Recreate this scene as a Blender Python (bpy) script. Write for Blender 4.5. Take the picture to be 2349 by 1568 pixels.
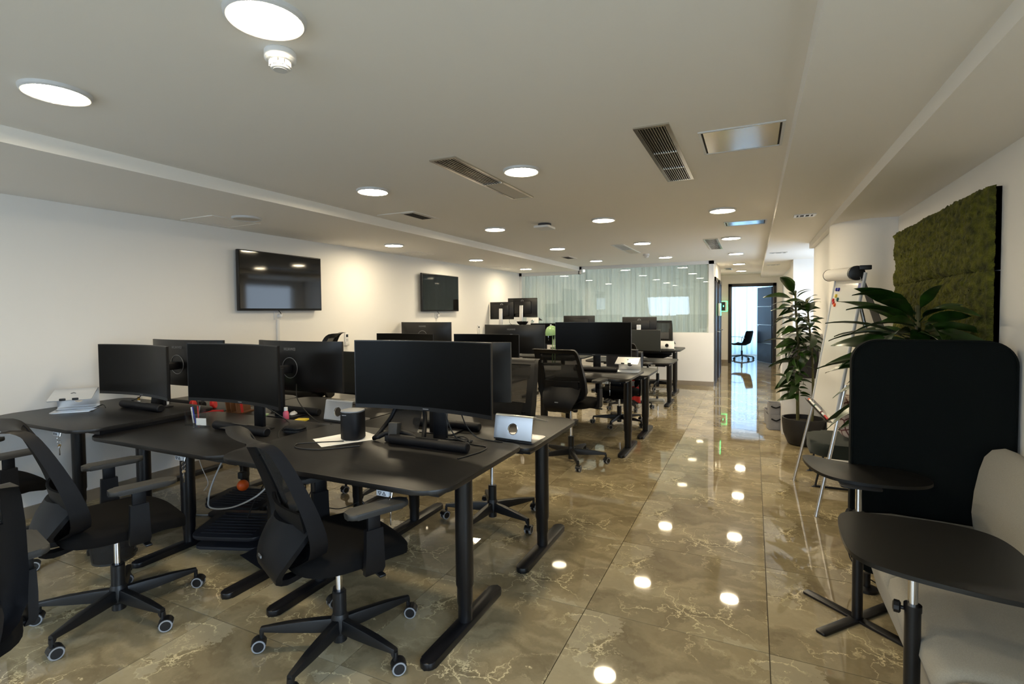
import bpy, bmesh, math, random
from mathutils import Vector, Matrix, noise
random.seed(7)
C = bpy.context.scene.collection
PI = math.pi
sc = bpy.context.scene
for o in list(bpy.data.objects): bpy.data.objects.remove(o)

def lin(r, g, b):
    f = lambda c: (c/255/12.92) if c/255 <= .04045 else ((c/255+.055)/1.055)**2.4
    return (f(r), f(g), f(b), 1)

# ------------------------------------------------------------ camera
cam = bpy.data.cameras.new('camera'); co = bpy.data.objects.new('camera', cam); C.objects.link(co)
Rx, Ux, Fx = Vector((.9054, .4245, -.0091)), Vector((-.0059, .0340, .9994)), Vector((-.4246, .9048, -.0333))
co.matrix_world = Matrix(((Rx.x, Ux.x, -Fx.x, 0), (Rx.y, Ux.y, -Fx.y, 0), (Rx.z, Ux.z, -Fx.z, 1.445), (0, 0, 0, 1)))
cam.sensor_width = 36; cam.lens = 1180/2349*36; cam.shift_y = -30/2349; cam.clip_start = .05
sc.camera = co
# ------------------------------------------------------------ sky, exposure
LAMP = 47.0
w = bpy.data.worlds.new('sky'); sc.world = w; w.use_nodes = True
w.node_tree.nodes['Background'].inputs[0].default_value = (.72, .86, 1, 1)
w.node_tree.nodes['Background'].inputs[1].default_value = 1.0
sc.cycles.diffuse_bounces = 8; sc.cycles.transparent_max_bounces = 32
sc.view_settings.view_transform = 'Standard'; sc.view_settings.look = 'None'
sc.view_settings.exposure = 1.5; sc.view_settings.gamma = 1; sc.view_settings.use_curve_mapping = False

def window_light(name, loc, rot, sx, sy, power, col=(.60, .77, 1), spread=180):
    l = bpy.data.lights.new(name, 'AREA'); l.shape = 'RECTANGLE'; l.size = sx; l.size_y = sy; l.energy = power; l.color = col; l.spread = math.radians(spread)
    o = bpy.data.objects.new(name, l); C.objects.link(o); o.location = loc; o.rotation_euler = rot
    return o
window_light('daylight_right', (1.09, -.25, 1.25), (0, PI/2-.62, 0), 1.5, 2.0, 17, spread=115)
# daylight in the window openings behind the camera, in the side bay, and in the far room
window_light('daylight_rear_left', (-3.3, -2.10, 1.45), (PI/2-.55, 0, 0), 1.7, 1.3, 7, spread=130)
window_light('daylight_rear_right', (-.55, -2.10, 1.45), (PI/2-.55, 0, 0), 1.7, 1.3, 7, spread=130)
window_light('daylight_bay', (1.52, 8.9, 1.4), (0, PI/2, 0), 1.5, 1.3, 6)
window_light('daylight_far_room', (-.2, 18.3, 1.35), (-PI/2, 0, 0), 3.0, 2.1, 38)
window_light('meeting_room_fill', (-2.7, 12.5, 1.5), (-PI/2, 0, 0), 3.2, 1.4, 55, (1, .97, .93))  # added fill light to brighten the meeting room curtains; the wall behind has no window

# ------------------------------------------------------------ materials
MATS = {}
def mat(name, col=(.5, .5, .5), rough=.5, metal=0, emit=None, spec=.5, bump=None, sheen=0, alpha=None, var=None):
    """principled material with an optional noise bump (scale, strength) and a slight noise variation of the colour (scale, amount)"""
    m = bpy.data.materials.new(name); m.use_nodes = True; nt = m.node_tree; b = nt.nodes['Principled BSDF']
    c = lin(*col) if max(col) > 1 else (*col, 1)
    b.inputs['Base Color'].default_value = c; b.inputs['Roughness'].default_value = rough; b.inputs['Metallic'].default_value = metal
    b.inputs['Specular IOR Level'].default_value = spec
    if sheen: b.inputs['Sheen Weight'].default_value = sheen; b.inputs['Sheen Roughness'].default_value = .5
    if emit: b.inputs['Emission Color'].default_value = (*emit[:3], 1); b.inputs['Emission Strength'].default_value = emit[3]
    tc = None
    if bump or var: tc = nt.nodes.new('ShaderNodeTexCoord')
    if bump:
        n = nt.nodes.new('ShaderNodeTexNoise'); n.inputs['Scale'].default_value = bump[0]; n.inputs['Detail'].default_value = 4
        bp = nt.nodes.new('ShaderNodeBump'); bp.inputs['Strength'].default_value = bump[1]; bp.inputs['Distance'].default_value = .004
        nt.links.new(tc.outputs['Object'], n.inputs['Vector']); nt.links.new(n.outputs['Fac'], bp.inputs['Height']); nt.links.new(bp.outputs['Normal'], b.inputs['Normal'])
    if var:
        n = nt.nodes.new('ShaderNodeTexNoise'); n.inputs['Scale'].default_value = var[0]; n.inputs['Detail'].default_value = 5
        mx = nt.nodes.new('ShaderNodeMix'); mx.data_type = 'RGBA'
        mx.inputs['A'].default_value = tuple(x*(1-var[1]) for x in c[:3])+(1,); mx.inputs['B'].default_value = tuple(min(1, x*(1+var[1])) for x in c[:3])+(1,)
        nt.links.new(tc.outputs['Object'], n.inputs['Vector']); nt.links.new(n.outputs['Fac'], mx.inputs['Factor']); nt.links.new(mx.outputs['Result'], b.inputs['Base Color'])
    if alpha is not None:
        b.inputs['Alpha'].default_value = alpha
    MATS[name] = m
    return m
M = MATS
mat('wall_paint', (.86, .84, .81), .75, bump=(60, .05))
mat('ceiling_paint', (.88, .85, .80), .8, bump=(50, .05))
mat('grout', (95, 84, 62), .6, var=(20, .1))
mat('skirting_stone', (150, 138, 122), .18, var=(6, .2))
mat('black_metal', (.004, .004, .0055), .36, bump=(400, .03))
mat('black_plastic', (.0055, .0055, .0065), .42, bump=(500, .06))
mat('soft_black', (.0030, .0030, .0042), .52, spec=.28, bump=(300, .05))
mat('arm_pad', (.022, .021, .019), .6, bump=(200, .05))
mat('seat_fabric', (.0042, .0038, .0036), .95, spec=.15, bump=(900, .3))
mat('monitor_shell', (.004, .004, .005), .36, bump=(600, .03))
mat('monitor_screen', (.0012, .0012, .0012), .32, spec=.12)
mat('tv_screen', (.004, .004, .004), .05)
mat('gloss_black', (.006, .006, .006), .12)
mat('ring_grey', (170, 172, 175), .3, metal=.8)
mat('mark_grey', (120, 122, 126), .45)
mat('mark_white', (205, 208, 212), .4)
mat('tire_grey', (150, 152, 156), .6)
mat('chrome', (.80, .80, .82), .10, metal=1)
mat('steel', (.66, .63, .57), .16, metal=1)
mat('aluminium', (.86, .87, .89), .34, metal=1, bump=(300, .03))
mat('dark_aluminium', (.16, .16, .17), .4, metal=1)
mat('white_plastic', (.78, .78, .78), .4)
mat('grey_plastic', (.22, .23, .25), .5)
mat('lamp_rim', (.62, .62, .62), .4)
mat('lamp_glow', (1, 1, 1), .5, emit=(1, .84, .57, LAMP))
mat('lamp_off', (.60, .56, .50), .5)
mat('vent_white', (.70, .70, .69), .3)
mat('vent_dark', (.02, .018, .015), .8)
mat('shade_grey', (.05, .05, .06), .6)
mat('door_dark', (38, 34, 36), .35, bump=(90, .05))
mat('door_leaf', (44, 48, 62), .35, bump=(90, .05))
mat('green_led', (.1, .9, .3), .4, emit=(.05, 1, .25, 3))
mat('screen_card', (.01, .015, .03), .2)
mat('pot', (26, 24, 26), .55, var=(6, .3), bump=(40, .1))
mat('soil', (30, 24, 18), .95, bump=(60, .8))
mat('trunk', (86, 84, 48), .7, var=(30, .4), bump=(60, .6))
mat('board_white', (.74, .73, .69), .12)
mat('paper', (.82, .80, .77), .8)
mat('blue', (30, 45, 150), .4); mat('yellow', (225, 200, 60), .5); mat('red', (190, 30, 25), .5); mat('orange', (225, 90, 20), .5)
mat('teal', (20, 90, 85), .5); mat('dark_red', (95, 18, 24), .7)
mat('screen_fabric', (.0022, .0042, .0043), .95, spec=.2, bump=(700, .3))
mat('sofa_fabric', (158, 153, 140), .95, sheen=.15, bump=(700, .5), var=(260, .22))
mat('lounge_fabric', (30, 38, 34), .95, sheen=.1, bump=(700, .4))
mat('table_black', (.005, .0045, .004), .38)
mat('cabinet_white', (.78, .78, .80), .35)
mat('felt', (140, 140, 145), .95, var=(80, .15), bump=(200, .4))
mat('panel_grey', (62, 60, 66), .8, bump=(300, .2))
mat('lamp_green', (140, 176, 124), .25)
mat('jacket_navy', (.006, .006, .012), .75, bump=(25, .6)); mat('jacket_red', (195, 28, 22), .7, bump=(25, .6)); mat('jacket_white', (215, 215, 220), .7)
mat('pink', (215, 95, 120), .4); mat('wood_brown', (110, 68, 34), .6, var=(12, .2)); mat('gold', (190, 150, 60), .3, metal=.8)
mat('cable_black', (.012, .012, .012), .5); mat('cable_grey', (.42, .42, .42), .5)
mat('bin_plastic', (40, 42, 42), .4)
mat('footrest', (.012, .013, .018), .45, bump=(200, .1))
mat('screen_grey', (.026, .029, .027), .34)
mat('window_white', (.75, .75, .75), .4)

def nodes(name):
    m = bpy.data.materials.new(name); m.use_nodes = True; MATS[name] = m
    nt = m.node_tree
    def N(t, **k):
        n = nt.nodes.new('ShaderNode'+t)
        for a, v in k.items():
            if a in n.inputs: n.inputs[a].default_value = v
            else: setattr(n, a, v)
        return n
    return m, nt, N, nt.links.new, nt.nodes['Principled BSDF']

def marble():
    m, nt, N, L, b = nodes('marble_tile')
    tc = N('TexCoord'); oi = N('ObjectInfo')
    k = N('Math', operation='MULTIPLY'); k.inputs[1].default_value = 1.0; L(oi.outputs['Random'], k.inputs[0])
    fl = N('Math', operation='FLOOR'); L(k.outputs[0], fl.inputs[0])
    of = N('Math', operation='MULTIPLY'); of.inputs[1].default_value = 5.7; L(fl.outputs[0], of.inputs[0])
    ad = N('VectorMath', operation='ADD'); L(tc.outputs['Object'], ad.inputs[0]); L(of.outputs[0], ad.inputs[1])
    wp = N('TexNoise'); wp.inputs['Scale'].default_value = 2.6; wp.inputs['Detail'].default_value = 8; wp.inputs['Roughness'].default_value = .62
    L(ad.outputs[0], wp.inputs['Vector'])
    ws = N('VectorMath', operation='SCALE'); ws.inputs['Scale'].default_value = .62; L(wp.outputs['Color'], ws.inputs[0])
    wa = N('VectorMath', operation='ADD'); L(ad.outputs[0], wa.inputs[0]); L(ws.outputs[0], wa.inputs[1])
    def vein(scale, width, msk_scale, lo, hi):
        v = N('TexVoronoi', feature='DISTANCE_TO_EDGE'); v.inputs['Scale'].default_value = scale; L(wa.outputs[0], v.inputs['Vector'])
        mr = N('MapRange'); mr.inputs['From Min'].default_value = 0; mr.inputs['From Max'].default_value = width; mr.inputs['To Min'].default_value = 1; mr.inputs['To Max'].default_value = 0
        L(v.outputs['Distance'], mr.inputs['Value'])
        n = N('TexNoise'); n.inputs['Scale'].default_value = msk_scale; n.inputs['Detail'].default_value = 3; L(ad.outputs[0], n.inputs['Vector'])
        m2 = N('MapRange'); m2.inputs['From Min'].default_value = lo; m2.inputs['From Max'].default_value = hi; L(n.outputs['Fac'], m2.inputs['Value'])
        x = N('Math', operation='MULTIPLY'); L(mr.outputs[0], x.inputs[0]); L(m2.outputs[0], x.inputs[1])
        return x
    v1 = vein(3.6, .022, 2.3, .47, .58); v2 = vein(8.5, .03, 3.1, .54, .66)
    cl = N('TexNoise'); cl.inputs['Scale'].default_value = 2.1; cl.inputs['Detail'].default_value = 7; cl.inputs['Distortion'].default_value = .8
    mp = N('Mapping'); mp.inputs['Scale'].default_value = (1, 2.4, 1); L(wa.outputs[0], mp.inputs['Vector']); L(mp.outputs[0], cl.inputs['Vector'])
    r = N('ValToRGB'); L(cl.outputs['Fac'], r.inputs['Fac'])
    e = r.color_ramp.elements
    e[0].position = .30; e[0].color = lin(113, 101, 78); e[1].position = .68; e[1].color = lin(164, 151, 121)
    k2 = r.color_ramp.elements.new(.5); k2.color = lin(141, 128, 100)
    # sharp-edged pale patches
    pn = N('TexVoronoi'); pn.inputs['Scale'].default_value = 2.9; L(wa.outputs[0], pn.inputs['Vector'])
    pm = N('MapRange'); pm.inputs['From Min'].default_value = .80; pm.inputs['From Max'].default_value = .83
    sep = N('SeparateColor'); L(pn.outputs['Color'], sep.inputs[0]); L(sep.outputs[0], pm.inputs['Value'])
    pk = N('Math', operation='MULTIPLY'); pk.inputs[1].default_value = .55; L(pm.outputs[0], pk.inputs[0])
    def mix(a, bcol, f):
        x = N('Mix', data_type='RGBA'); L(a, x.inputs['A']); x.inputs['B'].default_value = bcol; L(f, x.inputs['Factor']); return x.outputs['Result']
    c = mix(r.outputs[0], lin(178, 167, 140), pk.outputs[0]); c = mix(c, lin(208, 194, 154), v2.outputs[0]); c = mix(c, lin(224, 208, 166), v1.outputs[0])
    L(c, b.inputs['Base Color']); b.inputs['Roughness'].default_value = .035; b.inputs['Specular IOR Level'].default_value = .62
marble()

def desk_wood():
    m, nt, N, L, b = nodes('desk_wood')
    tc = N('TexCoord'); mp = N('Mapping'); mp.inputs['Scale'].default_value = (2.5, 60, 8); L(tc.outputs['Object'], mp.inputs['Vector'])
    n = N('TexNoise'); n.inputs['Scale'].default_value = 2.2; n.inputs['Detail'].default_value = 8; n.inputs['Distortion'].default_value = .4; L(mp.outputs[0], n.inputs['Vector'])
    r = N('ValToRGB'); L(n.outputs['Fac'], r.inputs['Fac']); e = r.color_ramp.elements
    e[0].position = .35; e[0].color = (.0042, .0037, .0034, 1); e[1].position = .7; e[1].color = (.013, .0112, .0098, 1)
    L(r.outputs[0], b.inputs['Base Color']); b.inputs['Roughness'].default_value = .42
    bp = N('Bump'); bp.inputs['Strength'].default_value = .12; bp.inputs['Distance'].default_value = .002; L(n.outputs['Fac'], bp.inputs['Height']); L(bp.outputs[0], b.inputs['Normal'])
desk_wood()

def see_through(name, base, rough, fac, grid=None):
    """woven mesh: threads with open gaps between"""
    m, nt, N, L, b = nodes(name)
    b.inputs['Base Color'].default_value = (*base, 1); b.inputs['Roughness'].default_value = rough
    t = N('BsdfTransparent'); x = N('MixShader'); x.inputs[0].default_value = fac
    L(b.outputs[0], x.inputs[1]); L(t.outputs[0], x.inputs[2]); L(x.outputs[0], nt.nodes['Material Output'].inputs['Surface'])
see_through('chair_mesh', (.004, .0037, .0035), .9, .34)
see_through('bin_mesh', (.02, .02, .02), .5, .25)

def glass(name, tint, ior):
    m, nt, N, L, b = nodes(name)
    lw = N('LayerWeight'); lw.inputs['Blend'].default_value = .5
    pw = N('Math', operation='POWER'); L(lw.outputs['Facing'], pw.inputs[0]); pw.inputs[1].default_value = 4
    f = N('MapRange'); L(pw.outputs[0], f.inputs['Value']); f.inputs['To Min'].default_value = ior; f.inputs['To Max'].default_value = .9
    t = N('BsdfTransparent'); t.inputs[0].default_value = (*tint, 1)
    g = N('BsdfGlossy'); g.inputs['Roughness'].default_value = .004
    x = N('MixShader'); L(f.outputs[0], x.inputs[0]); L(t.outputs[0], x.inputs[1]); L(g.outputs[0], x.inputs[2])
    L(x.outputs[0], nt.nodes['Material Output'].inputs['Surface'])
glass('pane_glass', (.95, .98, .97), .075); glass('acrylic', (.95, .96, .96), .04)

def cloth(name, col, tr):
    m, nt, N, L, b = nodes(name)
    d = N('BsdfDiffuse'); d.inputs[0].default_value = (*col, 1); t = N('BsdfTranslucent'); t.inputs[0].default_value = (*col, 1)
    x = N('MixShader'); x.inputs[0].default_value = tr
    L(d.outputs[0], x.inputs[1]); L(t.outputs[0], x.inputs[2]); L(x.outputs[0], nt.nodes['Material Output'].inputs['Surface'])
cloth('curtain_grey', (.66, .70, .70), .3); cloth('curtain_sheer', (.72, .84, .92), .7)

def leafmat():
    m, nt, N, L, b = nodes('leaf')
    tc = N('TexCoord'); n = N('TexNoise'); n.inputs['Scale'].default_value = 9; L(tc.outputs['Object'], n.inputs['Vector'])
    r = N('ValToRGB'); L(n.outputs['Fac'], r.inputs['Fac']); e = r.color_ramp.elements
    e[0].position = .3; e[0].color = lin(14, 34, 9); e[1].position = .75; e[1].color = lin(44, 76, 22)
    L(r.outputs[0], b.inputs['Base Color']); b.inputs['Roughness'].default_value = .28
leafmat()
def mossmat():
    m, nt, N, L, b = nodes('moss')
    tc = N('TexCoord'); n = N('TexNoise'); n.inputs['Scale'].default_value = 26; n.inputs['Detail'].default_value = 6; L(tc.outputs['Object'], n.inputs['Vector'])
    r = N('ValToRGB'); L(n.outputs['Fac'], r.inputs['Fac']); e = r.color_ramp.elements
    e[0].position = .3; e[0].color = lin(44, 46, 6); e[1].position = .72; e[1].color = lin(98, 100, 18)
    L(r.outputs[0], b.inputs['Base Color']); b.inputs['Roughness'].default_value = .95
    n2 = N('TexNoise'); n2.inputs['Scale'].default_value = 120; L(tc.outputs['Object'], n2.inputs['Vector'])
    bp = N('Bump'); bp.inputs['Strength'].default_value = .8; bp.inputs['Distance'].default_value = .01; L(n2.outputs['Fac'], bp.inputs['Height']); L(bp.outputs[0], b.inputs['Normal'])
mossmat()
def starmat():
    """printed cushion: dark six-armed stars with pale petals"""
    m, nt, N, L, b = nodes('star_print')
    tc = N('TexCoord'); mp = N('Mapping'); mp.inputs['Scale'].default_value = (9, 9, 9); L(tc.outputs['Object'], mp.inputs['Vector'])
    v = N('TexVoronoi', feature='DISTANCE_TO_EDGE'); v.inputs['Scale'].default_value = 1.5; v.inputs['Randomness'].default_value = .55; L(mp.outputs[0], v.inputs['Vector'])
    v2 = N('TexVoronoi'); v2.inputs['Scale'].default_value = .8; v2.inputs['Randomness'].default_value = .4; L(mp.outputs[0], v2.inputs['Vector'])
    r = N('ValToRGB'); L(v.outputs['Distance'], r.inputs['Fac']); e = r.color_ramp.elements
    e[0].position = .02; e[0].color = lin(92, 30, 36); e[1].position = .12; e[1].color = lin(206, 192, 184)
    r2 = N('ValToRGB'); L(v2.outputs['Distance'], r2.inputs['Fac']); e = r2.color_ramp.elements
    e[0].position = .14; e[0].color = (0, 0, 0, 1); e[1].position = .24; e[1].color = (1, 1, 1, 1)
    x = N('Mix', data_type='RGBA'); x.inputs['A'].default_value = lin(60, 22, 28); L(r2.outputs[0], x.inputs['Factor']); L(r.outputs[0], x.inputs['B'])
    L(x.outputs['Result'], b.inputs['Base Color']); b.inputs['Roughness'].default_value = .9
starmat()

# ------------------------------------------------------------ mesh builder
class MB:
    def __init__(s): s.bm = bmesh.new(); s.mi = 0
    def _new(s, vs): return [s.bm.verts.new(v) for v in vs]
    def face(s, vs):
        try: f = s.bm.faces.new(vs); f.material_index = s.mi; return f
        except ValueError: return None
    def box(s, c, size, rot=None, bev=0, seg=2):
        r = bmesh.ops.create_cube(s.bm, size=1); vs = r['verts']
        m = Matrix.Translation(c) @ (rot.to_4x4() if rot is not None else Matrix()) @ Matrix.Diagonal((*size, 1))
        bmesh.ops.transform(s.bm, matrix=m, verts=vs)
        fs = list({f for v in vs for f in v.link_faces})
        for f in fs: f.material_index = s.mi
        if bev:
            es = list({e for v in vs for e in v.link_edges})
            bmesh.ops.bevel(s.bm, geom=es, offset=bev, segments=seg, affect='EDGES', profile=.5)
    def ring(s, c, ax, r, n, ph=0, sy=1):
        z = Vector(ax).normalized(); x = z.orthogonal().normalized() if abs(z.z) < .999 else Vector((1, 0, 0)); y = z.cross(x)
        return s._new([Vector(c)+r*(math.cos(ph+2*PI*i/n)*x+sy*math.sin(ph+2*PI*i/n)*y) for i in range(n)])
    def skin(s, rings, cap=True, closed=False):
        n = len(rings[0])
        prs = list(zip(rings, rings[1:]))
        if closed: prs.append((rings[-1], rings[0]))
        for a, b in prs:
            for i in range(n): s.face((a[i], a[(i+1) % n], b[(i+1) % n], b[i]))
        if cap and not closed:
            s.face(list(reversed(rings[0]))); s.face(rings[-1])
    def rod(s, p0, p1, r0, r1=None, n=12):
        p0, p1 = Vector(p0), Vector(p1); ax = p1-p0
        s.skin([s.ring(p0, ax, r0, n), s.ring(p1, ax, r0 if r1 is None else r1, n)])
    def lathe(s, prof, n=24, o=(0, 0, 0), ax=(0, 0, 1), cap=True, closed=False):
        o, ax = Vector(o), Vector(ax).normalized()
        s.skin([s.ring(o+ax*z, ax, max(r, 1e-4), n) for r, z in prof], cap, closed)
    def tube(s, pts, r, n=8, closed=False, sy=1):
        pts = [Vector(p) for p in pts]; k = len(pts)
        rings = []; x = None
        for i, p in enumerate(pts):
            if closed: t = pts[(i+1) % k]-pts[i-1]
            else: t = pts[min(i+1, k-1)]-pts[max(i-1, 0)]
            t.normalize()
            if x is None: x = t.orthogonal().normalized()
            x = (x-t*x.dot(t)).normalized(); y = t.cross(x)
            rr = r[i] if isinstance(r, (list, tuple)) else r
            rings.append(s._new([p+rr*(math.cos(2*PI*j/n)*x+sy*math.sin(2*PI*j/n)*y) for j in range(n)]))
        s.skin(rings, True, closed)
    def prism(s, out, z0, z1, bev=0, seg=2, m=None):
        a = s._new([(x, y, z0) for x, y in out]); b = s._new([(x, y, z1) for x, y in out]); n = len(out)
        f0 = s.face(list(reversed(a))); f1 = s.face(b)
        for i in range(n): s.face((a[i], a[(i+1) % n], b[(i+1) % n], b[i]))
        vs = a+b
        if bev:
            es = list(set(f0.edges) | set(f1.edges))
            r = bmesh.ops.bevel(s.bm, geom=es, offset=bev, segments=seg, affect='EDGES', profile=.5)
            vs = list({v for v in r['verts']} | {v for v in vs if v.is_valid})
        if m is not None:
            allv = set(vs)
            st = list(allv)
            while st:
                v = st.pop()
                for e in v.link_edges:
                    q = e.other_vert(v)
                    if q not in allv: allv.add(q); st.append(q)
            bmesh.ops.transform(s.bm, matrix=m, verts=list(allv))
    def sheet(s, P, us, vs, mask=None, off=None):
        """two-sided sheet over a (u,v) grid: P(u,v) -> front point, off(u,v) -> vector to the back point; mask(u,v) picks cells"""
        nu, nv = len(us), len(vs)
        A = [[None]*nv for _ in range(nu)]; B = [[None]*nv for _ in range(nu)]
        def va(i, j):
            if A[i][j] is None:
                p = Vector(P(us[i], vs[j])); A[i][j] = s.bm.verts.new(p); B[i][j] = s.bm.verts.new(p+Vector(off(us[i], vs[j])))
        inm = [[(mask is None or mask((us[i]+us[i+1])/2, (vs[j]+vs[j+1])/2)) for j in range(nv-1)] for i in range(nu-1)]
        g = lambda i, j: 0 <= i < nu-1 and 0 <= j < nv-1 and inm[i][j]
        for i in range(nu-1):
            for j in range(nv-1):
                if not inm[i][j]: continue
                for a, b in ((i, j), (i+1, j), (i+1, j+1), (i, j+1)): va(a, b)
                s.face((A[i][j], A[i+1][j], A[i+1][j+1], A[i][j+1])); s.face((B[i][j], B[i][j+1], B[i+1][j+1], B[i+1][j]))
                for (di, dj, p, q) in ((-1, 0, (i, j+1), (i, j)), (1, 0, (i+1, j), (i+1, j+1)), (0, -1, (i, j), (i+1, j)), (0, 1, (i+1, j+1), (i, j+1))):
                    if not g(i+di, j+dj):
                        s.face((A[p[0]][p[1]], B[p[0]][p[1]], B[q[0]][q[1]], A[q[0]][q[1]])) if False else s.face((A[q[0]][q[1]], A[p[0]][p[1]], B[p[0]][p[1]], B[q[0]][q[1]]))
    def mesh(s, name, mats, ang=35):
        bmesh.ops.recalc_face_normals(s.bm, faces=s.bm.faces)
        me = bpy.data.meshes.new(name); s.bm.to_mesh(me); s.bm.free()
        for m in (mats if isinstance(mats, (list, tuple)) else [mats]): me.materials.append(MATS[m])
        me.polygons.foreach_set('use_smooth', [True]*len(me.polygons))
        me.set_sharp_from_angle(angle=math.radians(ang))
        return me
    def build(s, name, mats, parent=None, loc=(0, 0, 0), rz=0, ang=35):
        o = bpy.data.objects.new(name, s.mesh(name, mats, ang)); C.objects.link(o)
        o.location = loc; o.rotation_euler = (0, 0, rz)
        if parent: o.parent = parent
        return o

def rrect(w, d, r, n=6, cx=0, cy=0):
    rs = r if isinstance(r, (list, tuple)) else [r]*4
    out = []
    for k, (sx, sy) in enumerate(((1, 1), (-1, 1), (-1, -1), (1, -1))):
        q = rs[k]; x, y = cx+sx*(w/2-q), cy+sy*(d/2-q)
        for i in range(n+1):
            a = PI/2*k+PI/2*i/n
            out.append((x+q*math.cos(a), y+q*math.sin(a)))
    return out
def smooth_poly(pts, it=3, k=.25):
    for _ in range(it):
        q = []
        for i, p in enumerate(pts):
            n = pts[(i+1) % len(pts)]
            q += [((1-k)*p[0]+k*n[0], (1-k)*p[1]+k*n[1]), (k*p[0]+(1-k)*n[0], k*p[1]+(1-k)*n[1])]
        pts = q
    return pts
def interp(tab, t):
    if t <= tab[0][0]: return tab[0][1:]
    for a, b in zip(tab, tab[1:]):
        if t <= b[0]:
            f = (t-a[0])/(b[0]-a[0]); return tuple(x+(y-x)*f for x, y in zip(a[1:], b[1:]))
    return tab[-1][1:]
def spline(pts, k=6):
    pts = [Vector(p) for p in pts]; out = []
    for i in range(len(pts)-1):
        p0, p1, p2, p3 = pts[max(i-1, 0)], pts[i], pts[i+1], pts[min(i+2, len(pts)-1)]
        for j in range(k):
            t = j/k
            out.append(.5*((2*p1)+(p2-p0)*t+(2*p0-5*p1+4*p2-p3)*t*t+(3*p1-p0-3*p2+p3)*t**3))
    return out+[pts[-1]]
def ls(a, b, n): return [a+(b-a)*i/(n-1) for i in range(n)]
def rotm(x=0, y=0, z=0): return Matrix.Rotation(z, 3, 'Z') @ Matrix.Rotation(y, 3, 'Y') @ Matrix.Rotation(x, 3, 'X')

def tag(o, label, cat, group=None):
    o['label'] = label; o['category'] = cat
    if group: o['group'] = group
    return o
def thing(name, label, cat, loc=(0, 0, 0), rz=0, group=None):
    o = bpy.data.objects.new(name, None); C.objects.link(o); o.empty_display_size = .1
    o.location = loc; o.rotation_euler = (0, 0, rz)
    return tag(o, label, cat, group)
def struct(o, label=None):
    o['kind'] = 'structure'
    if label: o['label'] = label
    return o
def copy_tree(o, parent=None):
    c = o.copy(); C.objects.link(c); c.parent = parent
    for ch in list(o.children): copy_tree(ch, c)
    return c
def dup(o, loc, rz, label, group=None):
    c = copy_tree(o); c.location = loc; c.rotation_euler = (0, 0, rz); c['label'] = label
    if group: c['group'] = group
    return c
def text(name, body, size, m, parent, loc, rot, align='CENTER', ext=.0006):
    cu = bpy.data.curves.new(name, 'FONT'); cu.body = body; cu.size = size; cu.extrude = ext; cu.align_x = align; cu.align_y = 'CENTER'
    cu.materials.append(MATS[m]); o = bpy.data.objects.new(name, cu); C.objects.link(o)
    bpy.context.view_layer.update(); me = bpy.data.meshes.new_from_object(o.evaluated_get(bpy.context.evaluated_depsgraph_get())); bpy.data.objects.remove(o)
    o = bpy.data.objects.new(name, me); C.objects.link(o)
    o.parent = parent; o.location = loc; o.rotation_euler = rot
    return o
def boxobj(name, c, size, m, parent=None, bev=0):
    b = MB(); b.box(c, size, bev=bev); return b.build(name, m, parent)
# ------------------------------------------------------------ room shell
XL, XR, YB = -4.693, 1.11, -2.12
ZC, ZS = 2.374, 2.291
def multi(name, boxes, m, parent=None, bev=0):
    b = MB()
    for (x0, x1, y0, y1, z0, z1) in boxes: b.box(((x0+x1)/2, (y0+y1)/2, (z0+z1)/2), (x1-x0, y1-y0, z1-z0), bev=bev)
    return b.build(name, m, parent)
floor = struct(multi('floor', [(-4.9, 1.75, -2.4, 18.5, -.14, -.009)], 'grout'), 'polished brown marble tile floor with cream veins')
TM = {}
def tiles(x0, x1, y0, y1):
    i0, i1 = math.floor((x0-.07)/.8), math.ceil((x1-.07)/.8)
    j0, j1 = math.floor((y0-2.368)/.8), math.ceil((y1-2.368)/.8)
    for i in range(i0, i1):
        for j in range(j0, j1):
            a, b = max(x0, .07+.8*i+.0016), min(x1, .07+.8*(i+1)-.0016); c, d = max(y0, 2.368+.8*j+.0016), min(y1, 2.368+.8*(j+1)-.0016)
            if b-a < .02 or d-c < .02: continue
            # keep the print registered on the whole tile: mesh is stored relative to the tile centre
            cx, cy = .07+.8*(i+.5), 2.368+.8*(j+.5)
            k = tuple(round(v, 3) for v in (a-cx, b-cx, c-cy, d-cy))
            if k not in TM:
                mb = MB(); mb.box(((k[0]+k[1])/2, (k[2]+k[3])/2, -.004), (k[1]-k[0], k[3]-k[2], .008)); TM[k] = mb.mesh('floor_tile', 'marble_tile')
            o = bpy.data.objects.new('floor_tile', TM[k]); C.objects.link(o); o.parent = floor; o.location = (cx, cy, 0)
tiles(XL, XR, YB, 10.4); tiles(1.112, 1.55, 7.65, 10.0); tiles(-.85, .68, 10.402, 15.14); tiles(-1.8, 1.6, 15.142, 18.3)

struct(multi('wall_left', [(XL-.15, XL, -2.3, 12.7, 0, 2.5)], 'wall_paint'))
struct(multi('wall_right', [(XR, XR+.15, .85, 5.5, 0, 2.5), (XR, XR+.15, -2.3, -1.35, 0, 2.5), (XR, XR+.15, -1.35, .85, 0, .4), (XR, XR+.15, -1.35, .85, 2.1, 2.5)], 'wall_paint'))
mb = MB()
for y in (-1.32, -.25, .82): mb.box((1.19, y, 1.25), (.06, .06, 1.7))
for z in (.43, 2.07): mb.box((1.19, -.25, z), (.06, 2.2, .06))
f = struct(mb.build('window_5', 'window_white')); boxobj('pane', (1.20, -.25, 1.25), (.006, 2.1, 1.6), 'pane_glass', f)
struct(multi('wall_right_mid', [(.70, 1.27, 5.92, 7.65, 0, 2.3)], 'wall_paint'))
b = MB(); b.lathe([(.335, 0), (.335, 2.3)], 64, (.98, 5.68, 0)); struct(b.build('column', 'wall_paint'), 'round white column beside the moss panel')
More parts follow.
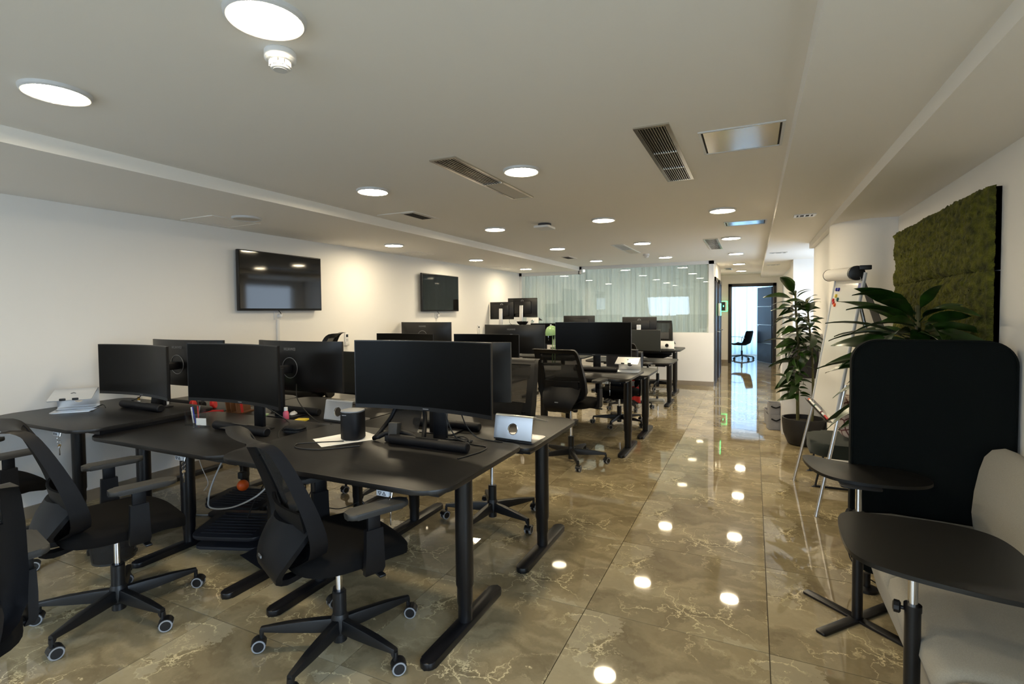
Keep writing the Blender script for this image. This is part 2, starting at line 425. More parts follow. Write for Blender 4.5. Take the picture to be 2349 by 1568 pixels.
struct(multi('wall_bay', [(1.55, 1.7, 7.5, 10.1, 0, .72), (1.55, 1.7, 7.5, 10.1, 2.1, 2.5), (1.55, 1.7, 7.5, 8.1, .72, 2.1), (1.55, 1.7, 9.7, 10.1, .72, 2.1)], 'wall_paint'))
struct(multi('wall_right_far', [(.612, 1.7, 10.0, 10.7, 0, 2.4), (.68, 1.7, 10.7, 15.2, 0, 2.4)], 'wall_paint'))
wins = [(-4.15, -2.45), (-1.4, .3)]
struct(multi('wall_back', [(-4.85, 1.3, -2.3, YB, 0, .8), (-4.85, 1.3, -2.3, YB, 2.1, 2.5), (-4.85, -4.15, -2.3, YB, .8, 2.1), (-2.45, -1.4, -2.3, YB, .8, 2.1), (.3, 1.3, -2.3, YB, .8, 2.1)], 'wall_paint'))
for n, (a, c) in enumerate(wins):
    mb = MB()
    for x in (a, (a+c)/2-.03, c-.06): mb.box((x+.03, -2.22, 1.45), (.06, .06, 1.3))
    for z in (.83, 2.07): mb.box(((a+c)/2, -2.22, z), (c-a, .06, .06))
    f = struct(mb.build('window_%d' % (n+1), 'window_white'))
    boxobj('pane', ((a+c)/2, -2.24, 1.45), (c-a-.1, .006, 1.2), 'pane_glass', f)
struct(multi('ceiling', [(-3.31, .171, -2.3, 15.2, ZC, 2.5), (-4.8, -3.31, 10.52, 12.7, ZC, 2.5)], 'ceiling_paint'))
struct(multi('ceiling_left', [(XL-.05, -3.31, -2.3, 10.46, ZS, 2.5)], 'ceiling_paint'))
struct(multi('ceiling_right', [(.171, .647, -2.3, 15.2, ZS, 2.5), (.647, 1.62, 7.65, 15.2, ZS+.002, 2.5)], 'ceiling_paint'))
struct(multi('ceiling_beam', [(.647, 1.2, -2.3, 7.65, 2.221, 2.5)], 'ceiling_paint'))
# glazed partition of the meeting room
pw = struct(multi('wall_partition', [(XL, -.68, 10.40, 10.52, 0, 1.012)], 'wall_paint'), 'low white wall under the meeting room glass')
multi('window_trim', [(XL, -4.635, 10.40, 10.50, 1.012, 2.291), (XL, -3.31, 10.40, 10.50, 2.222, 2.291), (-3.33, -3.262, 10.40, 10.50, 2.222, 2.374),
      (-3.31, -.68, 10.40, 10.50, 2.312, 2.374), (-.768, -.68, 10.40, 10.52, 1.012, 2.374)], 'window_white', pw)
g = struct(multi('window_3', [(-4.635, -3.262, 10.435, 10.445, 1.012, 2.222), (-3.262, -2.0, 10.435, 10.445, 1.012, 2.312), (-1.997, -.768, 10.435, 10.445, 1.012, 2.312)], 'pane_glass'), 'glass of the meeting room partition')
multi('window_rail', [(-4.635, -.768, 10.46, 10.475, 1.012, 1.022)], 'lamp_rim', g)
struct(multi('wall_meeting', [(XL, -.7, 12.6, 12.75, 0, 2.5)], 'wall_paint'))
struct(multi('wall_corridor', [(-.80, -.68, 10.52, 12.68, 0, 2.4), (-.97, -.85, 12.6, 15.2, 0, 2.4)], 'wall_paint'))
struct(multi('wall_far', [(-2.0, -.60, 15.14, 15.26, 0, 2.5), (.53, 1.75, 15.14, 15.26, 0, 2.5), (-.60, .53, 15.14, 15.26, 2.13, 2.5)], 'wall_paint'))
struct(multi('wall_far_room', [(-2.0, -1.85, 15.26, 18.5, 0, 2.5), (1.65, 1.8, 15.26, 18.5, 0, 2.5), (-2.0, 1.8, 18.36, 18.5, 0, .12), (-2.0, 1.8, 18.36, 18.5, 2.35, 2.5)], 'wall_paint'))
struct(multi('ceiling_far_room', [(-2.0, 1.8, 15.2, 18.5, 2.45, 2.55)], 'ceiling_paint'))
mb = MB()
for x in (-1.8, -.9, 0, .9, 1.6): mb.box((x, 18.42, 1.235), (.07, .06, 2.23))
f = struct(mb.build('window_4', 'window_white')); boxobj('pane', (-.1, 18.44, 1.235), (3.5, .006, 2.2), 'pane_glass', f)
# doors
d1 = struct(multi('door_1', [(-.615, -.53, 15.11, 15.28, 0, 2.14), (.46, .545, 15.11, 15.28, 0, 2.14), (-.615, .545, 15.11, 15.28, 2.06, 2.14)], 'door_dark', bev=.004), 'dark frame of the open door at the end of the corridor')
lf = bpy.data.objects.new('door_leaf', None); C.objects.link(lf); lf.parent = d1; lf.location = (.455, 15.29, 0); lf.rotation_euler = (0, 0, math.radians(114))
lv = multi('leaf_panel', [(0, .82, -.02, .02, .005, 2.05)], 'door_leaf', lf)
multi('metal_strip', [(.005, .815, .0195, .022, z, z+.012) for z in (.52, 1.02, 1.52)], 'steel', lf)
mb = MB(); mb.rod((.76, 0, 1.0), (.76, .06, 1.0), .01); mb.rod((.77, .055, 1.0), (.65, .055, 1.0), .009); mb.build('handle', 'steel', lf)
for n, (a, c) in enumerate(((10.62, 11.45), (11.78, 12.6))):
    d = struct(multi('door_%d' % (n+2), [(-.682, -.655, a, a+.08, 0, 2.08), (-.682, -.655, c-.08, c, 0, 2.08), (-.682, -.655, a, c, 2.0, 2.08)], 'door_dark'), 'dark corridor door in the side wall of the meeting room')
    multi('door_panel', [(-.69, -.668, a+.08, c-.08, 0, 2.0)], 'door_dark', d)
    mb = MB(); mb.rod((-.67, c-.16, 1.0), (-.61, c-.16, 1.0), .009); mb.rod((-.615, c-.16, 1.0), (-.615, c-.28, 1.0), .009); mb.build('handle', 'steel', d)
# skirting
for n, bx in (('left', (XL, XL+.014, YB, 10.4, 0, .085)), ('partition', (XL, -.665, 10.386, 10.4, 0, .085)), ('corridor', (-.85, -.837, 12.68, 15.14, 0, .085)),
              ('far', (-.85, -.615, 15.125, 15.14, 0, .085)), ('right', (XR-.014, XR, YB, 5.36, 0, .085)), ('right_mid', (.686, .70, 5.93, 7.65, 0, .085)), ('corner', (-.68, -.665, 10.386, 10.62, 0, .085))):
    struct(multi('baseboard_'+n, [bx], 'skirting_stone'))

# ------------------------------------------------------------ ceiling fittings
def ceiling_lamp(x, y, z, label, on=True, first=[None, None]):
    k = 0 if on else 1
    if first[k] is None:
        t = thing('ceiling_lamp', label, 'ceiling lamp', (x, y, z), 0, 'round ceiling lamps')
        mb = MB(); mb.lathe([(.106, -.016), (.112, -.018), (.119, -.012), (.121, .0), (.106, .0)], 48, cap=False, closed=True); mb.build('rim', 'lamp_rim', t)
        mb = MB(); mb.lathe([(.108, -.002), (.108, -.013)], 48); mb.build('diffuser', 'lamp_glow' if on else 'lamp_off', t)
        first[k] = t; return t
    return dup(first[k], (x, y, z), 0, label)
ords = ['nearest', 'second', 'third', 'fourth', 'fifth', 'sixth', 'seventh']
for x, row in ((-1.385, 'middle row of the main ceiling'), (-2.62, 'left row of the main ceiling')):
    for k, y in enumerate((1.16, 3.12, 5.16, 7.18, 9.25)): ceiling_lamp(x, y, ZC, 'lit round lamp, %s in the %s' % (ords[k], row))
for k, y in enumerate((5.19, 7.23, 9.27, 11.37, 13.41)): ceiling_lamp(-.265, y, ZC, 'lit round lamp, %s in the row above the aisle' % ords[k])
for k, y in enumerate((5.20, 7.29, 9.30)): ceiling_lamp(-4.05, y, ZS, 'lit round lamp, %s lit one in the lowered ceiling by the left wall' % ords[k])
ceiling_lamp(-4.03, 3.13, ZS, 'switched-off round lamp in the lowered ceiling by the left wall', False)


def detector(x, y, label):
    t = thing('smoke_detector', label, 'smoke detector', (x, y, ZC), 0, 'smoke detectors')
    mb = MB(); mb.lathe([(.050, 0), (.053, -.004), (.053, -.030), (.046, -.036), (.03, -.036)], 32); mb.build('base', 'white_plastic', t)
    mb = MB()
    for i in range(10):
        a = 2*PI*i/10; mb.box((.034*math.cos(a), .034*math.sin(a), -.045), (.006, .016, .022), rotm(z=a))
    mb.lathe([(.036, -.052), (.031, -.062), (.027, -.064)], 24, cap=True); mb.build('sensor_cage', 'white_plastic', t)
    mb = MB(); mb.lathe([(.024, -.036), (.024, -.066)], 20); mb.build('sensor_cap', 'lamp_rim', t)
    return t
detector(-1.525, 1.335, 'white smoke detector beside the nearest ceiling lamps'); detector(-1.60, 8.62, 'small white smoke detector far along the ceiling beside a long vent')

def slot_vent(x0, x1, y0, y1, label, nsl, closed_from=None, bars=(), z=ZC, m='vent_white'):
    w, d = x1-x0, y1-y0; cx, cy = (x0+x1)/2, (y0+y1)/2
    t = thing('ceiling_vent', label, 'air vent', (cx, cy, z), 0, 'slotted ceiling vents')
    fr = .022; mb = MB()
    for s in (-1, 1):
        mb.box((s*(w/2-fr/2), 0, -.004), (fr, d, .008)); mb.box((0, s*(d/2-fr/2), -.004), (w-2*fr, fr, .008))
    mb.build('frame', 'steel' if m == 'steel' else m, t)
    boxobj('duct', (0, 0, -.0006), (w-2*fr, d-2*fr, .001), 'vent_dark', t)
    yo = d/2-fr; ys = -yo; ye = yo if closed_from is None else -d/2+d*closed_from
    sm = None
    for i in range(nsl):
        xx = -w/2+fr+(w-2*fr)*(i+.5)/nsl
        if sm is None:
            mb = MB(); mb.box((0, (ys+ye)/2, -.005), ((w-2*fr)/nsl*.30, ye-ys, .005)); sm = mb.mesh('slat', m)
        o = bpy.data.objects.new('slat', sm); C.objects.link(o); o.parent = t; o.location = (xx, 0, 0)
    for f in bars: boxobj('cross_bar', (0, -d/2+d*f, -.006), (w-2*fr, .012, .010), m, t)
    if closed_from is not None:
        boxobj('cover_plate', (0, (ye+yo)/2, -.0035), (w-2*fr-.006, yo-ye-.006, .005), 'lamp_off', t); boxobj('cross_bar', (0, ye, -.007), (w-2*fr, .012, .012), m, t)
    return t
slot_vent(-1.797, -1.613, 2.66, 3.87, 'long half-open slotted vent left of the near middle ceiling lamp', 7, .55, m='steel')
slot_vent(-.562, -.384, 2.665, 3.86, 'long open slotted vent beside the mirrored hatch', 10, None, (.4, .7), m='steel')
slot_vent(-.605, -.425, 7.2, 8.45, 'small-looking bright slotted vent far along beside the aisle lamps', 9, None, (.5,), m='steel')
slot_vent(-1.83, -1.645, 7.2, 8.4, 'half-open slotted vent far along in front of the small smoke detector', 7, .5)
slot_vent(-.60, -.44, 12.45, 13.0, 'little grey vent over the corridor', 6, None)
slot_vent(.327, .50, 5.28, 5.42, 'tiny white vent in the lowered right ceiling', 3, None, z=ZS)
slot_vent(.22, .45, 8.6, 8.72, 'narrow slot vent in the right ceiling just past the tiny white vent', 2, None, z=ZS)
slot_vent(.17+.05, .45, 10.9, 11.05, 'narrow slot vent in the right ceiling nearest the corridor end', 2, None, z=ZS)
def hatch(x0, x1, y0, y1, label, m, z, name='mirrored_hatch'):
    w, d = x1-x0, y1-y0
    t = thing(name, label, 'ceiling hatch', ((x0+x1)/2, (y0+y1)/2, z), 0)
    fr = .014; mb = MB()
    for s in (-1, 1):
        mb.box((s*(w/2-fr/2), 0, -.003), (fr, d, .006)); mb.box((0, s*(d/2-fr/2), -.003), (w-2*fr, fr, .006))
    mb.build('frame', 'vent_white' if m == 'steel' else 'ceiling_paint', t)
    boxobj('panel', (0, 0, -.0025), (w-2*fr-.02, d-2*fr-.004, .003), m, t)
    if m == 'steel': boxobj('gap', (0, 0, -.0006), (w-2*fr, d-2*fr, .001), 'vent_dark', t)
hatch(-.27, .14, 2.885, 3.305, 'mirrored steel hatch in the ceiling nearest the camera', 'steel', ZC)
hatch(-.29, .12, 5.93, 6.22, 'mirrored steel hatch beyond the first aisle lamp', 'steel', ZC)
hatch(-4.60, -4.17, 2.91, 3.38, 'flush painted hatch in the left lowered ceiling next to the unlit lamp', 'ceiling_paint', ZS, 'flush_hatch')
hatch(-4.60, -4.22, 5.92, 6.34, 'flush painted hatch in the left lowered ceiling above the smaller television', 'ceiling_paint', ZS, 'flush_hatch')
hatch(-4.62, -4.25, 8.6, 9.0, 'flush painted hatch in the left lowered ceiling near the meeting room', 'ceiling_paint', ZS, 'flush_hatch')
def cassette(x, y, label):
    t = thing('air_diffuser', label, 'air vent', (x, y, ZC), 0)
    mb = MB(); mb.box((0, 0, -.003), (.42, .44, .006)); mb.build('plate', 'ceiling_paint', t)
    mb = MB(); mb.box((.13, -.04, -.009), (.14, .33, .008)); mb.build('grille_frame', 'lamp_off', t)
    sm = None
    for i in range(6):
        if sm is None: mb = MB(); mb.box((0, 0, -.014), (.008, .30, .004)); sm = mb.mesh('slat', 'vent_dark')
        o = bpy.data.objects.new('slat', sm); C.objects.link(o); o.parent = t; o.location = (.085+.018*i, -.04, 0)
cassette(-3.03, 4.13, 'square air diffuser plate beside the near lowered ceiling edge'); cassette(-3.02, 8.5, 'square air diffuser plate beside the far lowered ceiling edge')
t = thing('access_point', 'flat square wireless access point hanging from the ceiling centre', 'access point', (-2.01, 5.12, ZC), 0)
mb = MB(); mb.lathe([(.07, 0), (.07, -.03)], 20); mb.build('mount', 'shade_grey', t)
mb = MB(); mb.prism(rrect(.17, .22, .02), -.052, -.03, .004); mb.build('body', 'white_plastic', t)

# ------------------------------------------------------------ wall things
def television(y0, y1, z0, z1, label, off=.075):
    w, h = y1-y0, z1-z0
    t = thing('television', label, 'television', (XL, (y0+y1)/2, (z0+z1)/2), -PI/2, 'wall televisions')   # local +Y into the wall? (screen faces +X world)
    t.rotation_euler = (0, 0, PI/2)      # local -Y is world +X
    mb = MB(); mb.box((0, -off+.018, 0), (w, .036, h), bev=.006); mb.build('casing', 'black_plastic', t)
    mb = MB(); mb.box((0, -off-.0015, .006), (w-.022, .003, h-.034)); mb.build('screen', 'tv_screen', t)
    mb = MB(); mb.box((0, -.02, 0), (.4, .038, .3)); mb.build('wall_bracket', 'black_metal', t)
    text('maker_mark', 'SAMSUNG', .012, 'mark_grey', t, (0, -off-.002, -h/2+.007), (PI/2, 0, 0)) if False else None
    return t
television(3.475, 4.555, 1.480, 2.092, 'larger wall television on the left wall above the cable trunking')
television(6.60, 7.68, 1.462, 2.058, 'smaller-looking wall television on the left wall nearer the meeting room')
def plug(y, z, label, trunk):
    t = thing('power_outlet', label, 'outlet', (XL, y, z), PI/2)
    mb = MB(); mb.box((0, -.006, 0), (.085, .012, .085), bev=.004); mb.build('plate', 'white_plastic', t)
    mb = MB(); mb.lathe([(.022, 0), (.022, .035), (.012, .045)], 16, (.01, -.012, .0), (0, -1, 0)); mb.build('plug', 'white_plastic', t)
    mb = MB(); mb.tube(spline([(.01, -.05, .0), (.005, -.05, .03), (-.02, -.045, .06), (-.02, -.03, .09)]), .004); mb.build('cord', 'cable_black', t)
    if trunk:
        c = thing('cable_trunking', 'white vertical cable trunking on the left wall below the larger television', 'cable trunking', (XL, y, z-.04), PI/2)
        mb = MB(); mb.box((0, -.009, -.33), (.032, .018, .66), bev=.003); mb.build('channel', 'white_plastic', c)
        mb = MB(); mb.box((0, -.0195, -.33), (.024, .003, .66)); mb.build('cover', 'vent_white', c)
plug(3.985, 1.425, 'white wall outlet with plug under the larger television', True); plug(7.09, 1.395, 'white wall outlet with plug under the smaller-looking television', False)
def remote(y, label):
    t = thing('remote_control', label, 'remote', (XL, y, 1.12), PI/2, 'wall remotes')
    mb = MB(); mb.box((0, -.011, 0), (.055, .022, .15), bev=.005); mb.build('body', 'white_plastic', t)
    boxobj('display', (0, -.0225, .04), (.036, .002, .035), 'screen_card', t)
    for i in range(2):
        for j in range(2): boxobj('button', (-.01+.02*i, -.0225, -.005-.02*j), (.012, .003, .008), 'grey_plastic', t)
    mb = MB(); mb.box((0, -.016, -.06), (.062, .03, .05), bev=.004); mb.build('holder', 'vent_white', t)
remote(5.02, 'white air conditioner remote on the left wall between the televisions'); remote(8.49, 'white air conditioner remote on the left wall past the smaller-looking television')
def reader(loc, rz, w, h, label):
    t = thing('access_reader', label, 'access reader', loc, rz)
    mb = MB(); mb.box((0, -.02, 0), (w, .04, h), bev=.008); mb.build('case', 'white_plastic', t)
    boxobj('screen', (-w*.08, -.041, 0), (w*.55, .003, h*.8), 'screen_card', t)
    mb = MB(); W, H = w*.97, h*.95
    for s in (-1, 1): mb.box((s*W/2, -.0405, 0), (.006, .004, H)); mb.box((0, -.0405, s*H/2), (W, .004, .006))
    mb.build('green_light', 'green_led', t)
    boxobj('green_icon', (-w*.06, -.043, h*.02), (w*.12, .002, h*.16), 'green_led', t)
reader((-.725, 15.14, 1.54), 0, .17, .29, 'white access reader with green light left of the corridor door'); reader((-.655, 11.6, 1.45), PI/2, .16, .26, 'white access reader with green edge between the two corridor doors')

# curtains
def curtain(x0, x1, y, z0, z1, m, name, label, period, amp, rail=True, n=400):
    t = thing(name, label, 'curtain', ((x0+x1)/2, y, 0), 0); mb = MB(); random.seed(len(label)); ph = [random.uniform(.7, 1.3) for _ in range(200)]
    def P(u, v):
        x = x0+(x1-x0)*u; q = x/period; k = int(abs(q)) % 199
        a = amp*(.6+.5*ph[k])*(.55+.45*(1-v))
        return (x-(x0+x1)/2+.012*math.sin(q*3.1+v*2), a*math.sin(2*PI*q+.5*math.sin(q*1.7))+.4*a*math.sin(4.4*PI*q+1), z0+(z1-z0)*v)
    mb.sheet(P, ls(0, 1, n), ls(0, 1, 6), None, lambda u, v: (0, .002, 0)); mb.build('cloth', m, t, ang=80)
    if rail: boxobj('rail', (0, 0, z1+.01), (x1-x0, .04, .02), 'vent_white', t)
curtain(-4.70, -3.27, 10.72, .02, 2.262, 'curtain_grey', 'meeting_curtain', 'grey green curtain behind the left part of the meeting room glass', .10, .032)
curtain(-3.30, -.76, 10.72, .02, 2.345, 'curtain_grey', 'meeting_curtain', 'wide grey green curtain behind the main meeting room glass', .125, .032)
curtain(-1.7, .20, 17.9, .03, 2.4, 'curtain_sheer', 'sheer_curtain', 'bright white sheer curtain in the room behind the open door', .16, .03, n=260)
curtain(.22, 1.5, 17.95, .03, 2.4, 'curtain_sheer', 'sheer_curtain', 'pale blue sheer curtain behind the open door leaf', .10, .03, n=200)

# moss panel
t = thing('moss_panel', 'green moss wall panel in a dark frame on the right wall', 'moss panel', (XR, 4.28, 0), -PI/2)
def moss(z0, z1):
    w = 1.86
    mb = MB()
    mb.box((0, -.012, (z0+z1)/2), (w, .024, z1-z0))
    for s in (-1, 1): mb.box((s*(w/2-.008), -.022, (z0+z1)/2), (.016, .044, z1-z0))
    for z in (z0+.008, z1-.008): mb.box((0, -.02, z), (w-.032, .04, .016))
    mb.build('frame', 'door_dark', t)
    def P(u, v):
        x, z = -w/2+.0+(w+.012)*u, z0-.004+(z1-z0+.008)*v
        e = min(min(u, 1-u)*14, min(v, 1-v)*8+.5, 1)
        d = .070+.018*noise.noise((x*9, z*9, z0))+.014*noise.noise((x*26, z*26, 3))+.010*noise.noise((x*70, z*70, 9))
        j = .012
        return (x+j*noise.noise((x*60, z*60, 1)), -(.03 if u in (0, 1) else max(.05, d*(.45+.55*e)+.012)), z+j*noise.noise((x*60, z*60, 5)))
    mb = MB(); mb.sheet(P, ls(0, 1, 190), ls(0, 1, int(190*(z1-z0)/w)), None, lambda u, v: (0, .004, 0))
    o = mb.build('moss', 'moss', t, ang=180); o['kind'] = 'stuff'
moss(1.632, 2.045); moss(.98, 1.626)
# ------------------------------------------------------------ desks
def desk(x0, x1, y0, y1, z, feet, fy, front, label, ctrl=None, key=True):
    """front = -1: the user sits at the low-Y side; corners on the user's side are rounder"""
    cx, cy = (x0+x1)/2, (y0+y1)/2; w, d = x1-x0, y1-y0
    t = thing('standing_desk', label, 'desk', (cx, cy, 0), 0, 'black standing desks')
    r = (.07, .07, .13, .13) if front < 0 else (.13, .13, .07, .07)
    out = rrect(w, d, r, 8)
    # slightly bowed front edge
    out2 = []
    for x, y in out:
        y += front*.022*math.cos(PI*x/w)*max(0, (y*front)/(d/2))
        out2.append((x, y))
    mb = MB(); mb.prism(out2, z-.022, z, .005, 2); mb.build('desktop', 'desk_wood', t)
    mb = MB()
    for s in (-1, 1): mb.box((( feet[0]+feet[1])/2-cx, s*.20+fy-cy, z-.045), (abs(feet[1]-feet[0])-.06, .03, .045))
    mb.build('crossbar', 'black_metal', t)
    for fx in feet:
        mb = MB(); x, y = fx-cx, fy-cy
        mb.lathe([(.041, z-.05), (.041, .20), (.036, .185), (.036, .115), (.0325, .10), (.0325, .028)], 28, (x, y, 0))
        mb.box((x, y, z-.036), (.07, .52, .028))
        l = mb.build('leg', 'black_metal', t)
        mb = MB(); mb.prism(rrect(.072, .66, .034, 6, x, y), 0.0, .03, .006); mb.build('foot', 'black_metal', l)
    if ctrl is not None:
        x = ctrl-cx; y = front*d/2
        c = boxobj('height_control', (x, y-front*.012, z-.037), (.062, .02, .026), 'mark_white', t, .003)
        mb = MB()
        for s in (-1, 1):
            q = [(x+s*.011-.008, z-.037-s*.006), (x+s*.011+.008, z-.037-s*.006), (x+s*.011, z-.037+s*.007)]
            for a, b in zip(q, q[1:]+q[:1]): mb.rod((a[0], y+front*.0, a[1]), (b[0], y+front*.0, b[1]), .0012, n=6)
        mb.build('arrow_mark', 'shade_grey', c)
        if key:
            mb = MB(); kx = x+.045
            mb.rod((kx, y-front*.01, z-.03), (kx, y-front*.005, z-.05), .003)
            mb.tube([(kx, y+.010*math.cos(a), z-.062+.012*math.sin(a)) for a in ls(0, 2*PI, 17)[:-1]], .0014, 6, True)
            mb.tube([(kx, y+.009*math.cos(a), z-.084+.011*math.sin(a)) for a in ls(0, 2*PI, 17)[:-1]], .0014, 6, True)
            mb.lathe([(.009, 0), (.009, .003)], 14, (kx-.0015, y, z-.104), (1, 0, 0)); mb.box((kx, y, z-.135), (.006, .006, .055), bev=.001)
            mb.build('key', 'chrome', t)
    return t
desk(-2.44, -1.10, 1.665, 2.485, .74, (-1.195, -2.086), 2.01, -1, 'black desk nearest the aisle and the camera, with curved monitor and black speaker', -1.38)
desk(-3.68, -2.45, 1.70, 2.53, .72, (-2.43, -3.20), 2.02, -1, 'black desk, middle of the near row, with clear pen holder', -2.77)
desk(-4.685, -3.55, 1.62, 2.47, .77, (-3.62, -4.40), 2.0, -1, 'black desk of the near row against the left wall', -3.82)
desk(-2.43, -1.085, 2.54, 3.40, .70, (-1.155, -2.10), 2.87, 1, 'black desk nearest the aisle in the second row, with silver laptop stand on its corner')
desk(-3.66, -2.45, 2.54, 3.40, .70, (-2.60, -3.45), 2.87, 1, 'black desk, middle of the second row, with yellow notes')
desk(-4.685, -3.68, 2.54, 3.38, .70, (-3.80, -4.55), 2.87, 1, 'black desk of the second row against the left wall')
desk(-2.46, -1.085, 4.93, 5.77, .78, (-1.17, -2.10), 5.30, -1, 'black desk nearest the aisle in the third row, with hanging keys', -1.31)
desk(-3.70, -2.48, 4.93, 5.77, .645, (-2.62, -3.50), 5.30, -1, 'black desk, middle of the third row, behind the green lamp', None)
desk(-4.685, -3.72, 4.93, 5.77, .645, (-3.85, -4.55), 5.30, -1, 'black desk of the third row against the left wall', None)
desk(-2.44, -1.06, 5.80, 6.62, .72, (-1.145, -2.10), 6.12, 1, 'black desk nearest the aisle in the fourth row, beside the red jacket chair')
desk(-3.70, -2.46, 5.80, 6.62, .735, (-2.62, -3.50), 6.12, 1, 'black desk, middle of the fourth row')
desk(-4.685, -3.72, 5.80, 6.62, .76, (-3.85, -4.55), 6.12, 1, 'black desk of the fourth row against the left wall')
desk(-2.44, -1.09, 7.86, 8.68, .66, (-1.17, -2.10), 8.2, -1, 'low black desk nearest the aisle in the fifth row', -1.36, False)
desk(-3.70, -2.46, 7.86, 8.68, .70, (-2.62, -3.50), 8.2, -1, 'black desk, middle of the fifth row', None)
desk(-2.44, -1.11, 8.98, 9.86, .77, (-1.235, -2.10), 9.32, 1, 'black desk nearest the aisle in the last row, in front of the meeting room wall')
desk(-3.45, -2.46, 8.98, 9.86, .77, (-2.62, -3.3), 9.32, 1, 'black desk, middle of the last row')
desk(-4.685, -3.47, 8.72, 9.58, 1.187, (-3.6, -4.5), 9.15, 1, 'raised standing desk by the left wall in the last row, carrying two monitors')

# ------------------------------------------------------------ chairs
def task_chair(label, lift=0, arms=True, group='black mesh task chairs'):
    t = thing('office_chair', label, 'chair', (0, 0, 0), 0, group)
    z0 = lift
    # five-star base
    mb = MB(); mb.lathe([(.030, .062), (.036, .068), (.040, .10), (.036, .135), (.030, .15)], 24); mb.build('hub', 'black_plastic', t)
    arm = MB(); secs = [(.02, .040, .072, .132), (.10, .040, .076, .129), (.22, .036, .081, .118), (.318, .031, .084, .106), (.332, .027, .068, .104)]
    rings = []
    for r, w_, a, b_ in secs: rings.append(arm._new([(r, -w_/2, a), (r, w_/2, a), (r, w_/2*.8, b_), (r, -w_/2*.8, b_)]))
    arm.skin(rings); es = [e for e in arm.bm.edges if abs((e.verts[0].co-e.verts[1].co).normalized().x) > .9]
    bmesh.ops.bevel(arm.bm, geom=es, offset=.006, segments=2, affect='EDGES', profile=.5)
    am = arm.mesh('base_arm', 'black_plastic')
    cb = MB(); cb.rod((0, 0, .055), (0, 0, .09), .009, n=10)
    cb.lathe([(.026, -.0215), (.0275, -.019), (.0275, -.004), (.012, -.003), (.012, .003), (.0275, .004), (.0275, .019), (.026, .0215)], 24, (.012, 0, .0285), (0, 1, 0))
    cb.sheet(lambda u, v: (.012+.031*math.cos(u), -.022+.044*v, .0285+.031*math.sin(u)), ls(.3, PI*.95, 9), ls(0, 1, 2), None, lambda u, v: (-.003*math.cos(u), 0, -.003*math.sin(u)))
    cm = cb.mesh('caster', 'black_plastic')
    tb = MB()
    for s in (-1, 1):
        tb.lathe([(.0215, s*.0218), (.0215, s*.0224), (.0262, s*.0224), (.0285, s*.019), (.0285, s*.011), (.0262, s*.011)], 24, (.012, 0, .0285), (0, 1, 0), False, True)
    tm = tb.mesh('tire', 'tire_grey')
    for i in range(5):
        a = 2*PI*i/5+.3
        o = bpy.data.objects.new('base_arm', am); C.objects.link(o); o.parent = t; o.rotation_euler = (0, 0, a)
        c = bpy.data.objects.new('caster', cm); C.objects.link(c); c.parent = t; c.location = (.33*math.cos(a), .33*math.sin(a), 0); c.rotation_euler = (0, 0, a+(.9, -.7, 1.9, .3, 2.6)[i])
        q = bpy.data.objects.new('tire', tm); C.objects.link(q); q.parent = c
    mb = MB(); mb.lathe([(.029, .03), (.029, .245), (.024, .25)], 20); mb.build('column_sleeve', 'black_plastic', t)
    mb = MB(); mb.lathe([(.0135, .24), (.0135, .41+z0)], 20); mb.build('gas_lift', 'chrome', t)
    mb = MB(); mb.box((0, -.01, .415+z0), (.17, .24, .045), bev=.012); mb.rod((.08, .06, .412+z0), (.25, .06, .405+z0), .007); mb.box((.262, .06, .404+z0), (.07, .028, .010), bev=.004)
    mb.rod((-.08, -.02, .412+z0), (-.22, -.02, .405+z0), .007); mb.box((-.235, -.02, .404+z0), (.06, .026, .010), bev=.004)
    mb.lathe([(.020, .34+z0), (.026, .345+z0), (.028, .40+z0)], 16, (0, .10, 0)); mb.build('mechanism', 'black_plastic', t)
    # seat
    mb = MB(); mb.prism(rrect(.43, .42, .12, 6, 0, .02), .425+z0, .445+z0, .006); mb.build('seat_shell', 'black_plastic', t)
    mb = MB(); n = 22
    def S(u, v):
        # squircle seat outline
        a = u; r = v
        cx, cy = math.cos(a), math.sin(a); k = (abs(cx)**3.2+abs(cy)**3.2)**(-1/3.2)
        x, y = .25*k*cx*r, .02+.245*k*cy*r
        h = .503+z0-.030*max(0, (r-.72)/.28)**2.4
        h -= .045*max(0, (y-.10)/.165)**2+.006*math.cos(PI*x/.5)*(1-abs(y)/.26)
        return (x, y, h)
    us = ls(0, 2*PI, 49); vs_ = [.02, .3, .55, .72, .82, .90, .96, 1]
    rings = [mb._new([S(u, v) for u in us[:-1]]) for v in vs_]
    low = mb._new([(p[0], p[1], p[2]-.035) for p in [S(u, 1) for u in us[:-1]]]); low2 = mb._new([(p[0]*.92, p[1]*.92, .443+z0 if p[1] < .15 else min(.443+z0, p[2]-.04)) for p in [S(u, 1) for u in us[:-1]]])
    mb.skin(rings+[low, low2]); mb.build('seat', 'seat_fabric', t, ang=60)
    # back
    prof = [(0, -.200, .470), (.06, -.183, .505), (.15, -.178, .555), (.28, -.186, .62), (.45, -.212, .71), (.62, -.246, .80), (.78, -.282, .885), (.90, -.312, .945), (.95, -.330, .968), (.98, -.355, .982), (1, -.392, .988)]
    wid = [(0, .10), (.04, .165), (.10, .208), (.2, .230), (.4, .232), (.7, .220), (.9, .206), (1, .190)]
    def B(u, v):
        y, z = interp(prof, v); w_, = interp(wid, v)
        return (u*w_, y+.055*u*u*(1-.5*v)-(.02*abs(u)**3 if v < .1 else 0), z+z0)
    us = [-1, -.93, -.84, -.76, -.68, -.50, -.25, 0, .25, .50, .68, .76, .84, .93, 1]; vs_ = [0, .03, .06, .10, .15, .2, .26, .32, .4, .48, .56, .64, .72, .8, .87, .91, .94, .96, .98, 1]
